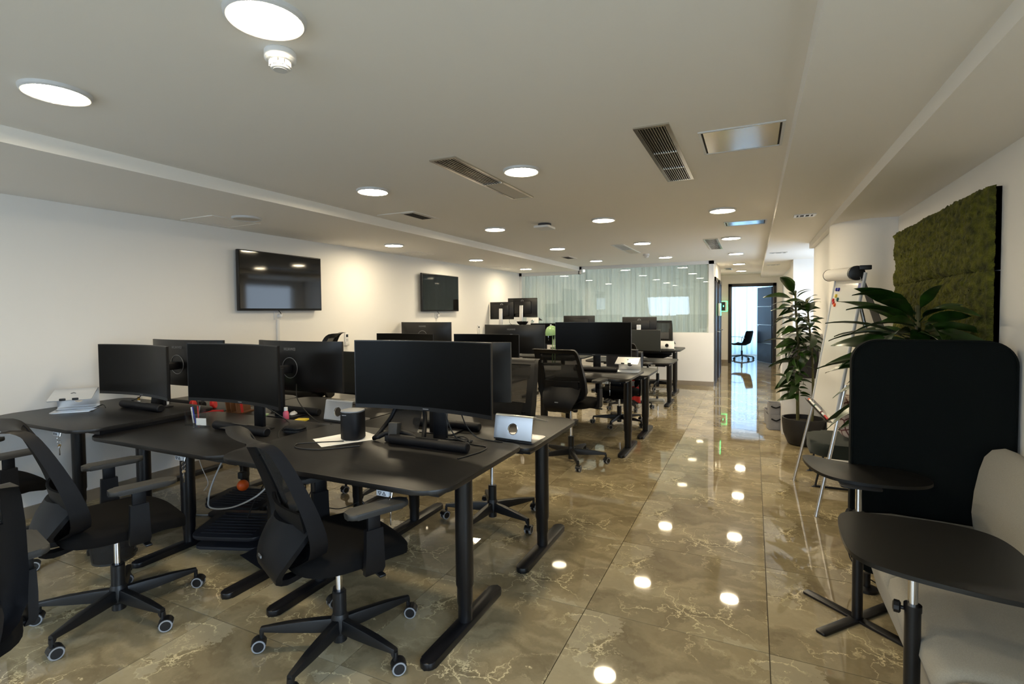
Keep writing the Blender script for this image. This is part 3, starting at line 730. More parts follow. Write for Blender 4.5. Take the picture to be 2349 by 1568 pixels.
    isfr = lambda u, v: abs(u) > (.70 if v < .42 else (.74 if v < .7 else .80)) or v > .915 or v < .13
    def bo(u, v):
        e = max(0, (abs(u)-.8)/.2)
        return (.010*(u > 0)*e-.010*(u < 0)*e, -.016-.062*e*e*(1-.6*v), -.004)
    mb = MB(); mb.sheet(B, us, vs_, isfr, bo); bf = mb.build('back_frame', 'soft_black', t, ang=50)
    mb = MB(); mb.sheet(lambda u, v: Vector(B(u, v))+Vector((0, -.005, 0)), us, vs_, lambda u, v: not isfr(u, v), lambda u, v: (0, -.0015, 0)); mb.build('back_mesh', 'chair_mesh', t, ang=60)
    # lumbar pad, spine loop
    mb = MB(); mb.sheet(lambda u, v: (u*.17, -.215-.018*v+.03*u*u, .60+z0+.085*v), ls(-1, 1, 9), ls(0, 1, 5), None, lambda u, v: (0, -.012, 0)); mb.build('lumbar_pad', 'soft_black', t)
    sp = [(0, -.06, .415, .055), (.15, -.16, .398, .070), (.30, -.235, .392, .095), (.42, -.285, .410, .115), (.55, -.310, .455, .135), (.70, -.306, .51, .170), (.85, -.285, .57, .185), (1, -.252, .63, .180)]
    def Sp(u, v):
        y, z, w_ = interp(sp, v); return (u*w_, y+(.085*u*u)*max(0, v-.45)/.55, z+z0)
    hole = lambda u, v: not (abs(u) < .45 and .2 < v < .38)
    us = [-1, -.85, -.62, -.45, -.2, 0, .2, .45, .62, .85, 1]; vs_ = [0, .08, .15, .2, .26, .32, .38, .45, .52, .60, .68, .76, .84, .92, 1]
    mb = MB(); mb.sheet(Sp, us, vs_, hole, lambda u, v: (0, .020*(v > .4)+.004, .022*(v <= .4))); spn = mb.build('spine', 'soft_black', t, ang=50)
    boxobj('badge', (0, -.314, .50+z0), (.035, .004, .010), 'ring_grey', spn)
    # arms
    for s in ((-1, 1) if arms else ()):
        a = MB(); a.box((s*.17, .03, .425+z0), (.22, .055, .014), bev=.004)
        secs = []
        for z, d, x in ((.418, .075, .272), (.44, .082, .282), (.52, .075, .284), (.60, .070, .282)):
            secs.append(a._new([(s*(x-.013), -.02-d/2+.05, z+z0), (s*(x+.013), -.02-d/2+.05, z+z0), (s*(x+.013), -.02+d/2+.05, z+z0), (s*(x-.013), -.02+d/2+.05, z+z0)]))
        a.skin(secs); a.box((s*.282, .03, .63+z0), (.018, .052, .07), bev=.003); arm = a.build('armrest', 'soft_black', t)
        pd = MB(); pd.prism([(s*.28+.9*x, y) for x, y in rrect(.095, .26, [.045, .045, .03, .03], 7, 0, .05)], .662+z0, .686+z0, .009, 3); pd.build('arm_pad', 'arm_pad', arm)
    return t
chair0 = task_chair('black task chair with armrests nearest the camera, turned towards the near aisle-side desk')
chairH = task_chair('black task chair raised high behind the last desk row by the meeting room', .12, False); chairH.scale = (1, 1, 1.13)
def hd(a): return math.radians(a-90)
def put(o, x, y, a): o.location = (x, y, 0); o.rotation_euler = (0, 0, hd(a))
put(chair0, -1.617, 1.66, 66)
dup(chair0, (-2.77, 1.40, 0), hd(74), 'black task chair in front of the near middle desk, above the mesh bin')
dup(chair0, (-4.02, 1.36, 0), hd(86), 'black task chair by the left wall in front of the near row desk')
dup(chair0, (-2.24, .57, 0), hd(168), 'black task chair cut off by the left edge of the picture, closest to the camera')
chairB = task_chair('black armless task chair pushed under the second row desk with the silver laptop stand', .11, False); put(chairB, -1.63, 3.13, -90)
dup(chairB, (-2.66, 3.27, 0), hd(-84), 'black task chair tucked under the middle desk of the second row')
chairC = task_chair('black mesh task chair seen from behind at the third row desk with the hanging keys', .12); put(chairC, -1.58, 4.68, 84)
cj = dup(chair0, (-1.545, 6.50, 0), hd(-94), 'black task chair with a red and navy jacket hung over its back'); cj.scale = (1, 1, .92)
dup(chair0, (-1.67, 7.60, 0), hd(84), 'black mesh task chair seen from behind at the low fifth row desk')
dup(chair0, (-4.25, 7.02, 0), hd(-90), 'black task chair by the left wall behind the fourth row, only its top showing')
put(chairH, -1.60, 9.75, -90)
dup(chairH, (-4.05, 3.70, 0), hd(-150), 'black task chair raised high in front of the left wall below the larger television')

# office chair in the far room
t = thing('swivel_chair', 'small black shell swivel chair with loop armrests seen through the open door', 'chair', (-.30, 16.45, 0), hd(150))
mb = MB()
sh = [(0, .24, .455, .20), (.1, .22, .44, .225), (.3, .08, .425, .23), (.5, -.10, .44, .225), (.6, -.18, .49, .215), (.7, -.215, .57, .20), (.85, -.25, .70, .195), (.95, -.275, .80, .185), (1, -.285, .835, .15)]
def Sh(u, v):
    y, z, w_ = interp(sh, v); return (u*w_, y+(.05*u*u if v > .55 else 0), z+(.03*u*u if v < .6 else 0))
mb.sheet(Sh, ls(-1, 1, 11), ls(0, 1, 21), None, lambda u, v: (0, -.02 if v > .55 else 0, -.025 if v <= .55 else -.005)); mb.build('seat_shell', 'seat_fabric', t, ang=60)
for s in (-1, 1):
    a = MB(); a.tube(spline([(s*.10, .05, .42), (s*.26, .16, .44), (s*.285, .17, .60), (s*.285, .12, .66), (s*.285, -.12, .66), (s*.22, -.22, .62)]), .009); a.build('armrest', 'chrome', t)
mb = MB(); mb.rod((0, 0, .09), (0, 0, .25), .026); mb.rod((0, 0, .25), (0, 0, .43), .014); mb.box((0, 0, .42), (.16, .2, .03)); mb.build('column', 'black_metal', t)
for i in range(5):
    a = 2*PI*i/5+.5; mb = MB(); mb.rod((0, 0, .115), (.32*math.cos(a), .32*math.sin(a), .07), .022, .014, 8); mb.build('base_arm', 'black_metal', t)
    mb = MB(); mb.lathe([(.03, -.022), (.03, .022)], 16, (.32*math.cos(a), .32*math.sin(a), .03), (-math.sin(a), math.cos(a), 0)); mb.rod((.32*math.cos(a), .32*math.sin(a), .03), (.32*math.cos(a), .32*math.sin(a), .08), .008); mb.build('caster', 'black_plastic', t)

# jacket over the chair back: a hollow draped shell around the top of the back
cx, cy = -1.56, 6.74
t = thing('jacket', 'navy sports jacket with red and white sides hung over a chair back', 'jacket', (cx, cy, 0), math.radians(-4))
def J(u, v):     # u around (0..1), v down
    a = 2*PI*u; w_ = .205+.03*v; d = .085+.03*v
    k = (abs(math.cos(a))**3+abs(math.sin(a))**3)**(-1/3)
    n = .016*noise.noise((u*9, v*4, 2))+.012*math.sin(a*7+v*3)*v
    return ((w_+n)*k*math.cos(a), (d+n)*k*math.sin(a), 0.935-.66*v+.03*math.sin(a*5)*max(0, v-.8)*4)
for nm, m, f in (('jacket_body', 'jacket_navy', lambda u, v: not ((.0 < (u+.17) % 1 < .29 and v > .42) or .40 < u < .5)), ('red_sleeve', 'jacket_red', lambda u, v: (.0 < (u+.17) % 1 < .29 and v > .42 and not .62 < v < .72) or .40 < u < .5), ('white_band', 'jacket_white', lambda u, v: .0 < (u+.17) % 1 < .29 and .62 < v < .72)):
    mb = MB(); mb.sheet(J, ls(0, 1, 51), ls(0, 1, 21), f, lambda u, v: (-.004*math.cos(2*PI*u), -.004*math.sin(2*PI*u), 0)); mb.build(nm, m, t, ang=70)
mb = MB(); mb.sheet(lambda u, v: (-.20+.40*u, -.08+.16*v, 0.935+.018*math.sin(PI*u)*math.sin(PI*v)), ls(0, 1, 9), ls(0, 1, 5), None, lambda u, v: (0, 0, -.004)); mb.build('collar', 'jacket_navy', t)

# ------------------------------------------------------------ monitors
def curved_monitor(label, zb=.19, W=.85, H=.368):
    R = 1.5
    t = thing('curved_monitor', label, 'monitor', (0, 0, 0), 0, 'wide black desk monitors')
    def P(u, v): x = u*W/2; return (x, -x*x/(2*R), zb+H*v)
    def back(u, v): return (0, .016+.022*(1-u**4)*(1-(2*v-1)**4), 0)
    us, vs_ = ls(-1, 1, 25), ls(0, 1, 9)
    mb = MB(); mb.sheet(P, us, vs_, None, back); h = mb.build('housing', 'monitor_shell', t, ang=50)
    mb = MB(); mb.sheet(lambda u, v: Vector(P(u*.988, .055+.93*v))+Vector((0, -.0012, 0)), us, vs_, None, lambda u, v: (0, .001, 0)); mb.build('screen', 'monitor_screen', t, ang=80)
    boxobj('chin_mark', (0, -.0008, zb+.010), (.035, .001, .004), 'mark_grey', t)
    mb = MB(); mb.tube([(.075*math.cos(a), .0395, zb+H*.47+.075*math.sin(a)) for a in ls(0, 2*PI, 49)[:-1]], .0022, 6, True); mb.build('back_ring', 'ring_grey', t)
    text('maker_mark', 'HUAWEI', .030, 'mark_grey', t, (0, .0385, zb+H*.84), (PI/2, 0, PI))
    mb = MB(); mb.box((0, .135, (zb+H*.5)/2), (.085, .026, zb+H*.5), bev=.006); mb.box((0, .09, zb+H*.45), (.06, .10, .06), bev=.006); mb.build('stand', 'black_metal', t)
    mb = MB(); mb.prism(rrect(.24, .19, .03, 5, 0, .07), 0, .010, .003); mb.build('stand_foot', 'black_metal', t)
    sb = MB(); sb.lathe([(.020, -.245), (.0255, -.241), (.0265, -.236), (.0265, .236), (.0255, .241), (.020, .245)], 28, (.02, -.015, .0275), (1, 0, 0)); s = sb.build('soundbar', 'soft_black', t)
    boxobj('control_strip', (.02, -.018, .0535), (.14, .018, .001), 'monitor_shell', s)
    return t
def office_monitor(label, W=.61, H=.36, lo=.13, ring=True, stand='aluminium', hgt=None, cat='monitor'):
    t = thing('flat_monitor', label, 'monitor', (0, 0, 0), 0, 'flat black office monitors')
    mb = MB(); mb.box((0, .012, lo+H/2), (W, .024, H), bev=.005); mb.box((0, .034, lo+H/2), (W*.62, .026, H*.66), bev=.010); mb.build('housing', 'monitor_shell', t)
    boxobj('screen', (0, -.0008, lo+H/2+.004), (W-.014, .002, H-.024), 'screen_grey', t)
    if ring:
        zc = lo+H*.83
        mb = MB(); mb.tube([(.026*math.cos(a), .0485 if False else .0255, zc+.026*math.sin(a)) for a in ls(0, 2*PI, 33)[:-1]], .003, 6, True); mb.build('maker_ring', 'mark_white', t)
        text('maker_mark', 'DELL', .018, 'mark_white', t, (0, .0255, zc), (PI/2, 0, PI))
    mb = MB(); mb.box((0, .070, (lo+H*.62)/2), (.075, .018, lo+H*.62), rotm(x=.04), bev=.006); mb.box((0, .055, lo+H*.5), (.06, .04, .06)); mb.build('stand', stand, t)
    mb = MB(); mb.prism(rrect(.24, .19, .03, 5, 0, .04), 0, .012, .003); mb.build('stand_foot', stand, t)
    return t
D = math.radians
def putm(o, x, y, z, a=0): o.location = (x, y, z); o.rotation_euler = (0, 0, D(a))
cm = curved_monitor('wide curved monitor facing the camera on the near aisle-side desk, largest in view'); putm(cm, -1.55, 2.23, .74, -1)
cb_ = curved_monitor('wide curved monitor facing the camera on the near middle desk behind the pen holder', .175); putm(cb_, -2.86, 2.14, .72, -2)
cc_ = curved_monitor('low wide curved monitor facing the camera on the near desk by the left wall', .095, .87); putm(cc_, -3.98, 2.20, .77, -2)
def cmon(x, y, z, a, label, p=None): return dup(p or cb_, (x, y, z), D(a), label)
cmon(-1.765, 2.78, .70, 181, 'wide monitor seen from behind, its edge showing right of the largest monitor', cm)
cmon(-3.085, 2.76, .70, 180, 'wide monitor seen from behind on the middle desk of the second row')
cmon(-4.18, 2.62, .70, 182, 'wide monitor seen from behind on the second row desk by the left wall')
cmon(-1.59, 5.50, .78, 0, 'wide dark monitor facing the camera on the third row aisle-side desk beside the green lamp')
cmon(-2.80, 5.30, .645, 0, 'wide monitor facing the camera in the middle of the third row') 
cmon(-3.89, 5.22, .645, 0, 'wide monitor in the third row by the left wall, only its top showing')
cmon(-2.80, 5.98, .735, 180, 'wide monitor seen from behind left of the green lamp, with silver ring')
cmon(-4.25, 6.1, .765, 180, 'wide monitor seen from behind in the fourth row under the smaller-looking television')
cmon(-3.05, 8.22, .70, 0, 'wide dark monitor in the fifth row glimpsed behind the green lamp')
fm = office_monitor('flat monitor with ring mark seen from behind in the last row by the high chair', lo=.20); putm(fm, -1.85, 9.33, .77, 180)
om = office_monitor('flat grey-faced monitor facing the camera in the low fifth row desk', .63, .345, .14, False, 'black_metal'); putm(om, -1.63, 8.28, .655, 0)
putm(office_monitor( 'flat monitor seen from behind in the middle of the last row', lo=.23, ring=False), -2.98, 9.35, .77, 180)
putm(office_monitor('flat monitor facing the camera on the second row, partly hidden by the largest monitor', lo=.065, ring=False, stand='black_metal'), -3.02, 3.30, .70, -4)
m1 = office_monitor('left one of the two raised monitors with ring marks by the left wall', .50, .335, .113); putm(m1, -4.42, 8.98, 1.187, 182)
m2 = office_monitor('right one of the two raised monitors with ring marks by the left wall', .62, .365, .153); putm(m2, -4.0, 9.02, 1.187, 178)
# ------------------------------------------------------------ laptop stands
def laptop_stand(label, mark='leaf'):
    """bent sheet: foot plate, upright back with a round cable hole, tray sloping towards the user (-Y)"""
    t = thing('laptop_stand', label, 'laptop stand', (0, 0, 0), 0, 'silver laptop stands')
    W, th = .245, .005
    mb = MB(); mb.prism(rrect(W, .19, [.004, .004, .03, .03], 5, 0, .005), 0, th, .001); mb.build('foot_plate', 'aluminium', t)
    # profile: foot back edge -> small bend -> upright -> bend -> tray
    A = Vector((0, .10, .0025)); ang = [(0.100, .0025), (.112, .006), (.118, .016)]
    up0, up1 = Vector((0, .119, .018)), Vector((0, .095, .142))
    L = (up1-up0).length; dz = (up1-up0)/L; nrm = Vector((0, dz.z, -dz.y))
    mb = MB()
    pr = [(.098, .0025), (.108, .004), (.115, .009), (.119, .018)]
    mb.sheet(lambda u, v: (-W/2+W*u, interp([(i/3, *p) for i, p in enumerate(pr)], v)[0], interp([(i/3, *p) for i, p in enumerate(pr)], v)[1]), [0, 1], ls(0, 1, 4), None, lambda u, v: (0, -.002, .004))
    # upright with hole
    n = 32; rh = .030; hc = L*.45
    def q(x, s, o): return up0+Vector((x, 0, 0))+dz*s+nrm*o
    def loop(o):
        ins, outs = [], []
        for i in range(n):
            a = 2*PI*i/n; c, s_ = math.cos(a), math.sin(a)
            ins.append(q(rh*c, hc+rh*s_, o))
            k = min((W/2)/abs(c) if abs(c) > 1e-6 else 9, ((L-hc)/s_ if s_ > 1e-6 else (hc/-s_ if s_ < -1e-6 else 9)))
            outs.append(q(k*c, hc+k*s_, o))
        # corners: snap nearest
        for cx_ in (-W/2, W/2):
            for s_ in (0, L):
                p = q(cx_, s_, o); j = min(range(n), key=lambda i: (outs[i]-p).length); outs[j] = p
        return mb._new(ins), mb._new(outs)
    i0, o0 = loop(0); i1, o1 = loop(-th)
    for k in range(n):
        j = (k+1) % n
        mb.face((i0[k], i0[j], o0[j], o0[k])); mb.face((i1[j], i1[k], o1[k], o1[j])); mb.face((i0[j], i0[k], i1[k], i1[j])); mb.face((o0[k], o0[j], o1[j], o1[k]))
    mb.build('upright', 'aluminium', t, ang=30)
    mb = MB(); mb.tube([q((rh+.001)*math.cos(a), hc+(rh+.001)*math.sin(a), .0005) for a in ls(0, 2*PI, 33)[:-1]], .0022, 6, True); mb.build('hole_ring', 'chrome', t)
    # tray
    tr = [(.095, .142), (.089, .1495), (.078, .151), (-.105, .094), (-.113, .0925)]
    lens = [0, .06, .11, .96, 1]
    def T(u, v): y, z = interp([(l, *p) for l, p in zip(lens, tr)], v); return (u*W/2*(1-.0*v), y, z)
    mb = MB(); mb.sheet(T, [-1, -.97, -.9, .9, .97, 1], [0, .06, .11, .5, .93, .96, 1], lambda u, v: not (abs(u) > .97 and v > .96), lambda u, v: (0, .0008, -.005)); tr_ = mb.build('tray', 'aluminium', t, ang=40)
    for s in (-1, 1): mb = MB(); mb.box((s*.035, -.114, .099), (.035, .012, .016), bev=.004); mb.build('stop_pad', 'black_plastic', tr_)
    if mark == 'leaf':
        mb = MB(); mb.prism([(.008*math.cos(a)*(1+.25*math.sin(a)), .011*math.sin(a)) for a in ls(0, 2*PI, 17)[:-1]], 0, .001)
        o = mb.build('mark', 'shade_grey', tr_); o.location = (0, 0, .1285); o.rotation_euler = (.30, 0, .3)
    else:
        mb = MB(); mb.rod((-.014, -.008, 0), (0, .006, 0), .0018, n=6); mb.rod((.014, -.008, 0), (0, .006, 0), .0018, n=6); o = mb.build('mark', 'shade_grey', tr_); o.location = (0, 0, .128); o.rotation_euler = (.30, 0, 0)
    return t
ls1 = laptop_stand('silver laptop stand facing the camera on the near desk by the left wall', 'chevron'); putm(ls1, -4.37, 1.97, .77, 52)
ls2 = laptop_stand('silver laptop stand seen from behind at the corner of the second row aisle-side desk'); putm(ls2, -1.235, 2.755, .70, 180)
ls2.rotation_euler = (0, 0, D(176))
dup(ls2, (-2.56, 2.76, .70), D(178), 'silver laptop stand with ringed hole just left of the black speaker')
dup(ls2, (-1.24, 5.62, .78), D(2), 'silver laptop stand facing the camera at the corner of the third row desk')
dup(ls2, (-3.72, 8.93, 1.187), D(180), 'white-looking laptop stand seen from behind beside the two raised monitors')
dup(ls2, (-1.34, 9.20, .77), D(180), 'white-looking laptop stand seen from behind on the last row aisle-side desk')

# ------------------------------------------------------------ things on the near desks
t = thing('smart_speaker', 'black upright smart speaker standing on white paper, left of the largest monitor', 'speaker', (-2.03, 2.215, .742), D(14))
mb = MB(); mb.prism(rrect(.122, .122, .045, 8), .006, .155, .004); mb.build('body', 'soft_black', t, ang=50)
mb = MB(); mb.prism(rrect(.121, .121, .045, 8), .155, .163, .003); mb.build('top_plate', 'grey_plastic', t)
mb = MB(); mb.prism(rrect(.10, .10, .04, 8), 0, .006); mb.build('foot', 'black_plastic', t)
boxobj('mark', (-.02, -.0612, .142), (.026, .001, .004), 'mark_grey', t)
def flat(name, label, cat, out, z0, z1, m, loc, rz=0):
    mb = MB(); mb.prism(out, z0, z1); o = mb.build(name, m, None, loc, rz); tag(o, label, cat); return o
flat('paper_sheet', 'white paper sheets under the black speaker', 'paper', rrect(.21, .297, .002, 1), 0, .0008, 'paper', (-2.07, 2.19, .7402), D(-32))
flat('paper_sheet', 'white paper sheet sticking out beside the black speaker under its twin', 'paper', rrect(.21, .297, .002, 1), 0, .0008, 'paper', (-2.08, 2.215, .7411), D(-20))
# loose headrest of a chair, lying on the desk
t = thing('loose_headrest', 'loose black mesh headrest with bracket lying on the near aisle-side desk', 'headrest', (-1.755, 2.325, .742), D(8)); t.scale = (.9, 1, 1)
fr = spline([(-.17, -.075, .012), (-.155, -.05, .03), (-.12, .03, .105), (-.095, .06, .165), (-.05, .075, .182), (0, .08, .185), (.05, .075, .182), (.095, .06, .165), (.12, .03, .105), (.155, -.05, .03), (.17, -.075, .012), (.14, -.085, .02), (.08, -.07, .045), (0, -.065, .052), (-.08, -.07, .045), (-.14, -.085, .02)], 4)
mb = MB(); mb.tube(fr[:-1], .0135, 10, True); mb.build('frame', 'soft_black', t, ang=60)
mb = MB(); mb.sheet(lambda u, v: (u*(.115-.03*v), -.06+.125*v, .055+.118*v-.02*math.sin(PI*v)), ls(-1, 1, 9), ls(0, 1, 6), None, lambda u, v: (0, .002, 0)); mb.build('mesh_panel', 'chair_mesh', t, ang=60)
mb = MB(); mb.box((-.02, -.085, .055), (.060, .05, .105), rotm(x=-.15), bev=.005); mb.build('bracket', 'grey_plastic' if False else 'arm_pad', t)
mb = MB(); mb.box((-.075, -.06, .018), (.03, .05, .035), bev=.004); mb.box((.07, -.06, .018), (.03, .05, .035), bev=.004); mb.build('clip', 'soft_black', t)
# pen holder + pens
t = thing('pen_holder', 'clear acrylic pen holder on the near middle desk', 'pen holder', (-3.33, 2.165, .72), D(8))
mb = MB()
for sx, sy, a, b in ((0, -1, .085, .003), (0, 1, .085, .003), (-1, 0, .003, .085), (1, 0, .003, .085)): mb.box((sx*.042, sy*.042, .05), (a, b, .10))
mb.box((0, 0, .002), (.085, .085, .004)); mb.build('cup', 'acrylic', t)
for k, (m, a, c, nm) in enumerate((('white_plastic', .3, .2, 'white pen leaning in the acrylic pen holder'), ('grey_plastic', -.25, .1, 'grey pen standing in the acrylic pen holder'), ('blue', .15, -.2, 'blue pen in the acrylic pen holder'), ('red', -.1, -.25, 'red pencil in the acrylic pen holder'))):
    p = thing('pen', nm, 'pen', (-3.33+.012*(k-1.5), 2.165+.01*(k % 2), .7245), 0); p.rotation_euler = (a*.7, c*.7, 0)
    mb = MB(); mb.rod((0, 0, .006), (0, 0, .118), .0042); mb.build('barrel', m, p)
    mb = MB(); mb.lathe([(.0004, 0), (.004, .008)], 10); mb.build('tip', 'ring_grey', p)
t = thing('card_stand', 'clear acrylic stand with a white name card on the near middle desk', 'card stand', (-3.22, 2.125, .72), D(16))
mb = MB(); mb.box((0, .02, .042), (.092, .003, .084)); mb.box((0, -.006, .042), (.092, .003, .084)); mb.box((0, .007, .0015), (.098, .05, .003)); mb.build('holder', 'acrylic', t)
cd = boxobj('card', (0, .007, .034), (.072, .001, .046), 'paper', t)
text('lettering', 'Trustly', .0105, 'grey_plastic', cd, (-.013, -.0008, .013), (PI/2, 0, 0)); text('lettering', 'Wi-Fi', .008, 'soft_black', cd, (-.016, -.0008, .001), (PI/2, 0, 0))
# file organiser with brown folders
t = thing('letter_tray', 'wooden letter holder with brown folders and a red edge behind the pen holder', 'letter holder', (-3.56, 2.66, .70), D(12))
for k, (m, x) in enumerate((('wood_brown', -.06), ('wood_brown', -.02), ('wood_brown', .03))):
    mb = MB(); mb.box((x, 0, .06), (.008, .14, .115), rotm(y=-.15)); mb.build('folder', m, t)
mb = MB(); mb.box((.07, -.06, .055), (.006, .02, .11), rotm(y=-.15)); mb.build('red_divider', 'red', t)
boxobj('base', (0, 0, .004), (.17, .15, .008), 'wood_brown', t)
# green lamps
def green_lamp(loc, rz, label, sc_=1):
    t = thing('desk_lamp', label, 'desk lamp', loc, rz); t.scale = (sc_,)*3
    mb = MB(); mb.lathe([(.088, 0), (.090, .012), (.084, .020), (.02, .026)], 36); mb.build('base', 'lamp_green', t)
    mb = MB()
    for s in (-1, 1): mb.rod((s*.014, 0, .03), (s*.014+.005, -.03, .235), .0055, n=8); mb.rod((s*.012+.004, -.03, .235), (s*.012, .02, .385), .0055, n=8)
    mb.build('arm', 'lamp_green', t)
    mb = MB(); mb.rod((-.035, -.03, .235), (.04, -.03, .235), .005, n=8); mb.rod((-.03, 0, .035), (.03, 0, .035), .006, n=8); mb.rod((-.025, .02, .385), (.025, .02, .385), .005, n=8); mb.box((.006, 0, .30), (.03, .006, .07), rotm(x=-.32)); mb.build('joint', 'chrome', t)
    mb = MB()
    prof = [(.003, .105), (.02, .102), (.045, .090), (.065, .066), (.075, .035), (.078, 0)]
    mb.sheet(lambda u, v: (interp([(i/5, *p) for i, p in enumerate(prof)], v)[0]*math.cos(u), interp([(i/5, *p) for i, p in enumerate(prof)], v)[0]*math.sin(u), interp([(i/5, *p) for i, p in enumerate(prof)], v)[1]), ls(0, 2*PI, 37), ls(0, 1, 11), None, lambda u, v: (-.002*math.cos(u), -.002*math.sin(u), -.001))
    o = mb.build('shade', 'lamp_green', t, ang=60); o.location = (-.015, -.005, .385); o.rotation_euler = (.10, -.12, 0)
    mb = MB(); mb.rod((0, 0, .10), (0, 0, .12), .012, .008); mb.rod((-.045, -.03, .0), (-.047, -.03, -.05), .0012, n=6); mb.lathe([(.004, -.056), (.005, -.05), (.001, -.046)], 10, (-.047, -.03, 0)); mb.build('cap_and_pull', 'chrome', o)
    return t
green_lamp((-2.12, 5.66, .781), .3, 'green desk lamp with round shade between two monitors in the third row', 1.02)
green_lamp((-3.26, 2.62, .70), .8, 'green desk lamp base glimpsed under the near middle monitor', .5)
def bottle(loc):
    t = thing('correction_bottle', 'small pink and clear bottle on the second row beside the near middle monitor', 'bottle', loc, 0)
    mb = MB(); mb.lathe([(.018, 0), (.020, .004), (.019, .05), (.012, .062), (.012, .066)], 20); mb.build('bottle_body', 'pink', t)
    mb = MB(); mb.lathe([(.013, .064), (.012, .088)], 16); mb.build('cap', 'white_plastic', t)
bottle((-2.98, 2.585, .70))
t = thing('computer_mouse', 'white mouse on the second row beside the green lamp base', 'mouse', (-3.06, 2.72, .70), .6)
mb = MB(); mb.sheet(lambda u, v: (.028*math.cos(u)*math.sin(v), .05*math.sin(u)*math.sin(v), .028*max(0, math.cos(v))+.001), ls(0, 2*PI, 21), ls(.01, PI/2, 8), None, lambda u, v: (0, 0, -.001)); mb.build('shell', 'white_plastic', t, ang=80)
boxobj('wheel', (0, .025, .0262), (.004, .012, .006), 'grey_plastic', t)
t = thing('sticky_notes', 'pad of yellow sticky notes on the second row', 'sticky notes', (-2.85, 2.60, .70), D(18))
mb = MB(); mb.box((0, 0, .005), (.076, .076, .010)); mb.build('pad', 'yellow', t); mb = MB(); mb.box((0, 0, .0105), (.074, .074, .001), rotm(z=.05)); mb.build('loose_note', 'yellow', t)
t = thing('tablet', 'black tablet lying on the near middle desk next to the sticky notes', 'tablet', (-2.56, 2.36, .72), D(14))
mb = MB(); mb.prism(rrect(.22, .16, .012), 0, .007, .002); mb.build('body', 'soft_black', t); mb = MB(); mb.prism(rrect(.20, .145, .006), .007, .0078); mb.build('screen', 'monitor_screen', t)
t = thing('headset_case', 'rounded black zip case in front of the tablet', 'case', (-2.515, 2.245, .728), D(10))
mb = MB(); mb.prism(rrect(.135, .10, .04, 7), 0, .017, .008, 3); mb.prism(rrect(.133, .098, .04, 7), .018, .034, .010, 3); mb.build('case_body', 'soft_black', t); mb = MB(); mb.prism(rrect(.136, .101, .04, 7), .0165, .0185); mb.build('zip', 'cable_black', t)
# left desk bits
t = thing('photo_frame', 'small standing photo frame behind the left monitor of the near row', 'photo frame', (-4.03, 2.33, .77), D(10))
mb = MB(); mb.box((0, 0, .06), (.085, .008, .12), rotm(x=-.15)); mb.build('frame', 'black_plastic', t); boxobj('photo', (0, -.0058, .062), (.07, .001, .10), 'wood_brown', t).rotation_euler = (-.15, 0, 0)
mb = MB(); mb.box((.075, .01, .056), (.045, .02, .112), bev=.004); mb.build('grey_side', 'lamp_rim', t)
t = thing('adapter', 'white power adapter with red trim behind the soundbar on the left desk', 'adapter', (-4.20, 2.25, .77), D(10))
mb = MB(); mb.prism(rrect(.085, .05, .012), 0, .022, .003); mb.build('body', 'white_plastic', t); mb = MB(); mb.box((-.038, -.01, .011), (.012, .034, .024), bev=.003); mb.build('red_trim', 'red', t)
mb = MB(); mb.rod((.01, 0, .02), (.01, 0, .045), .006); mb.build('plug', 'black_plastic', t)
t = thing('lip_balm', 'small gold capped tube beside the white adapter', 'tube', (-4.225, 2.315, .77), 0)
mb = MB(); mb.rod((0, 0, 0), (0, 0, .03), .009); mb.build('body', 'white_plastic', t); mb = MB(); mb.rod((0, 0, .03), (0, 0, .055), .0088); mb.build('cap', 'gold', t)
t = thing('red_headphones', 'red and black headphones on the second row desk by the left wall', 'headphones', (-3.92, 2.62, .70), D(30))
mb = MB(); mb.tube([(.075*math.cos(a), .075*math.sin(a), .012+.05*math.sin(a)) for a in ls(.1, PI-.1, 20)], .006, 8, sy=1.6); mb.build('headband', 'soft_black', t)
for s in (-1, 1):
    mb = MB(); mb.lathe([(.034, -.014), (.036, -.008), (.036, .008), (.030, .014)], 20, (s*.076, -.005, .038), (1, 0, .2)); mb.build('ear_cup', 'red', t)
t = thing('red_folder', 'red edged black folder lying beside the red headphones', 'folder', (-3.78, 2.60, .70), D(35))
mb = MB(); mb.box((0, 0, .004), (.20, .14, .008)); mb.build('folder_body', 'soft_black', t); mb = MB(); mb.box((0, -.075, .010), (.20, .012, .018), bev=.003); mb.build('red_spine', 'red', t)
flat('paper_sheet', 'white paper by the left wall behind the near left monitor', 'paper', rrect(.297, .21, .002, 1), 0, .0008, 'paper', (-4.36, 2.63, .7002), D(20))
# far desk bits
t = thing('document_box', 'low grey box file leaning by the green lamp in the third row', 'box file', (-2.12, 5.50, .78), D(20)); mb = MB(); mb.box((0, 0, .03), (.28, .20, .06), bev=.004); mb.build('box_body', 'paper', t); mb = MB(); mb.box((0, 0, .063), (.285, .205, .010)); mb.build('lid', 'soft_black', t)
t = thing('bowl', 'dark shallow bowl beside the raised monitors by the left wall', 'bowl', (-3.92, 8.84, 1.187), 0)
mb = MB(); mb.lathe([(.05, 0), (.10, .035), (.12, .075), (.112, .075), (.09, .035), (.03, .012)], 28, cap=True); mb.build('bowl_shell', 'soft_black', t); mb = MB(); mb.lathe([(.055, 0), (.05, .006)], 24); mb.build('foot_ring', 'black_plastic', t)

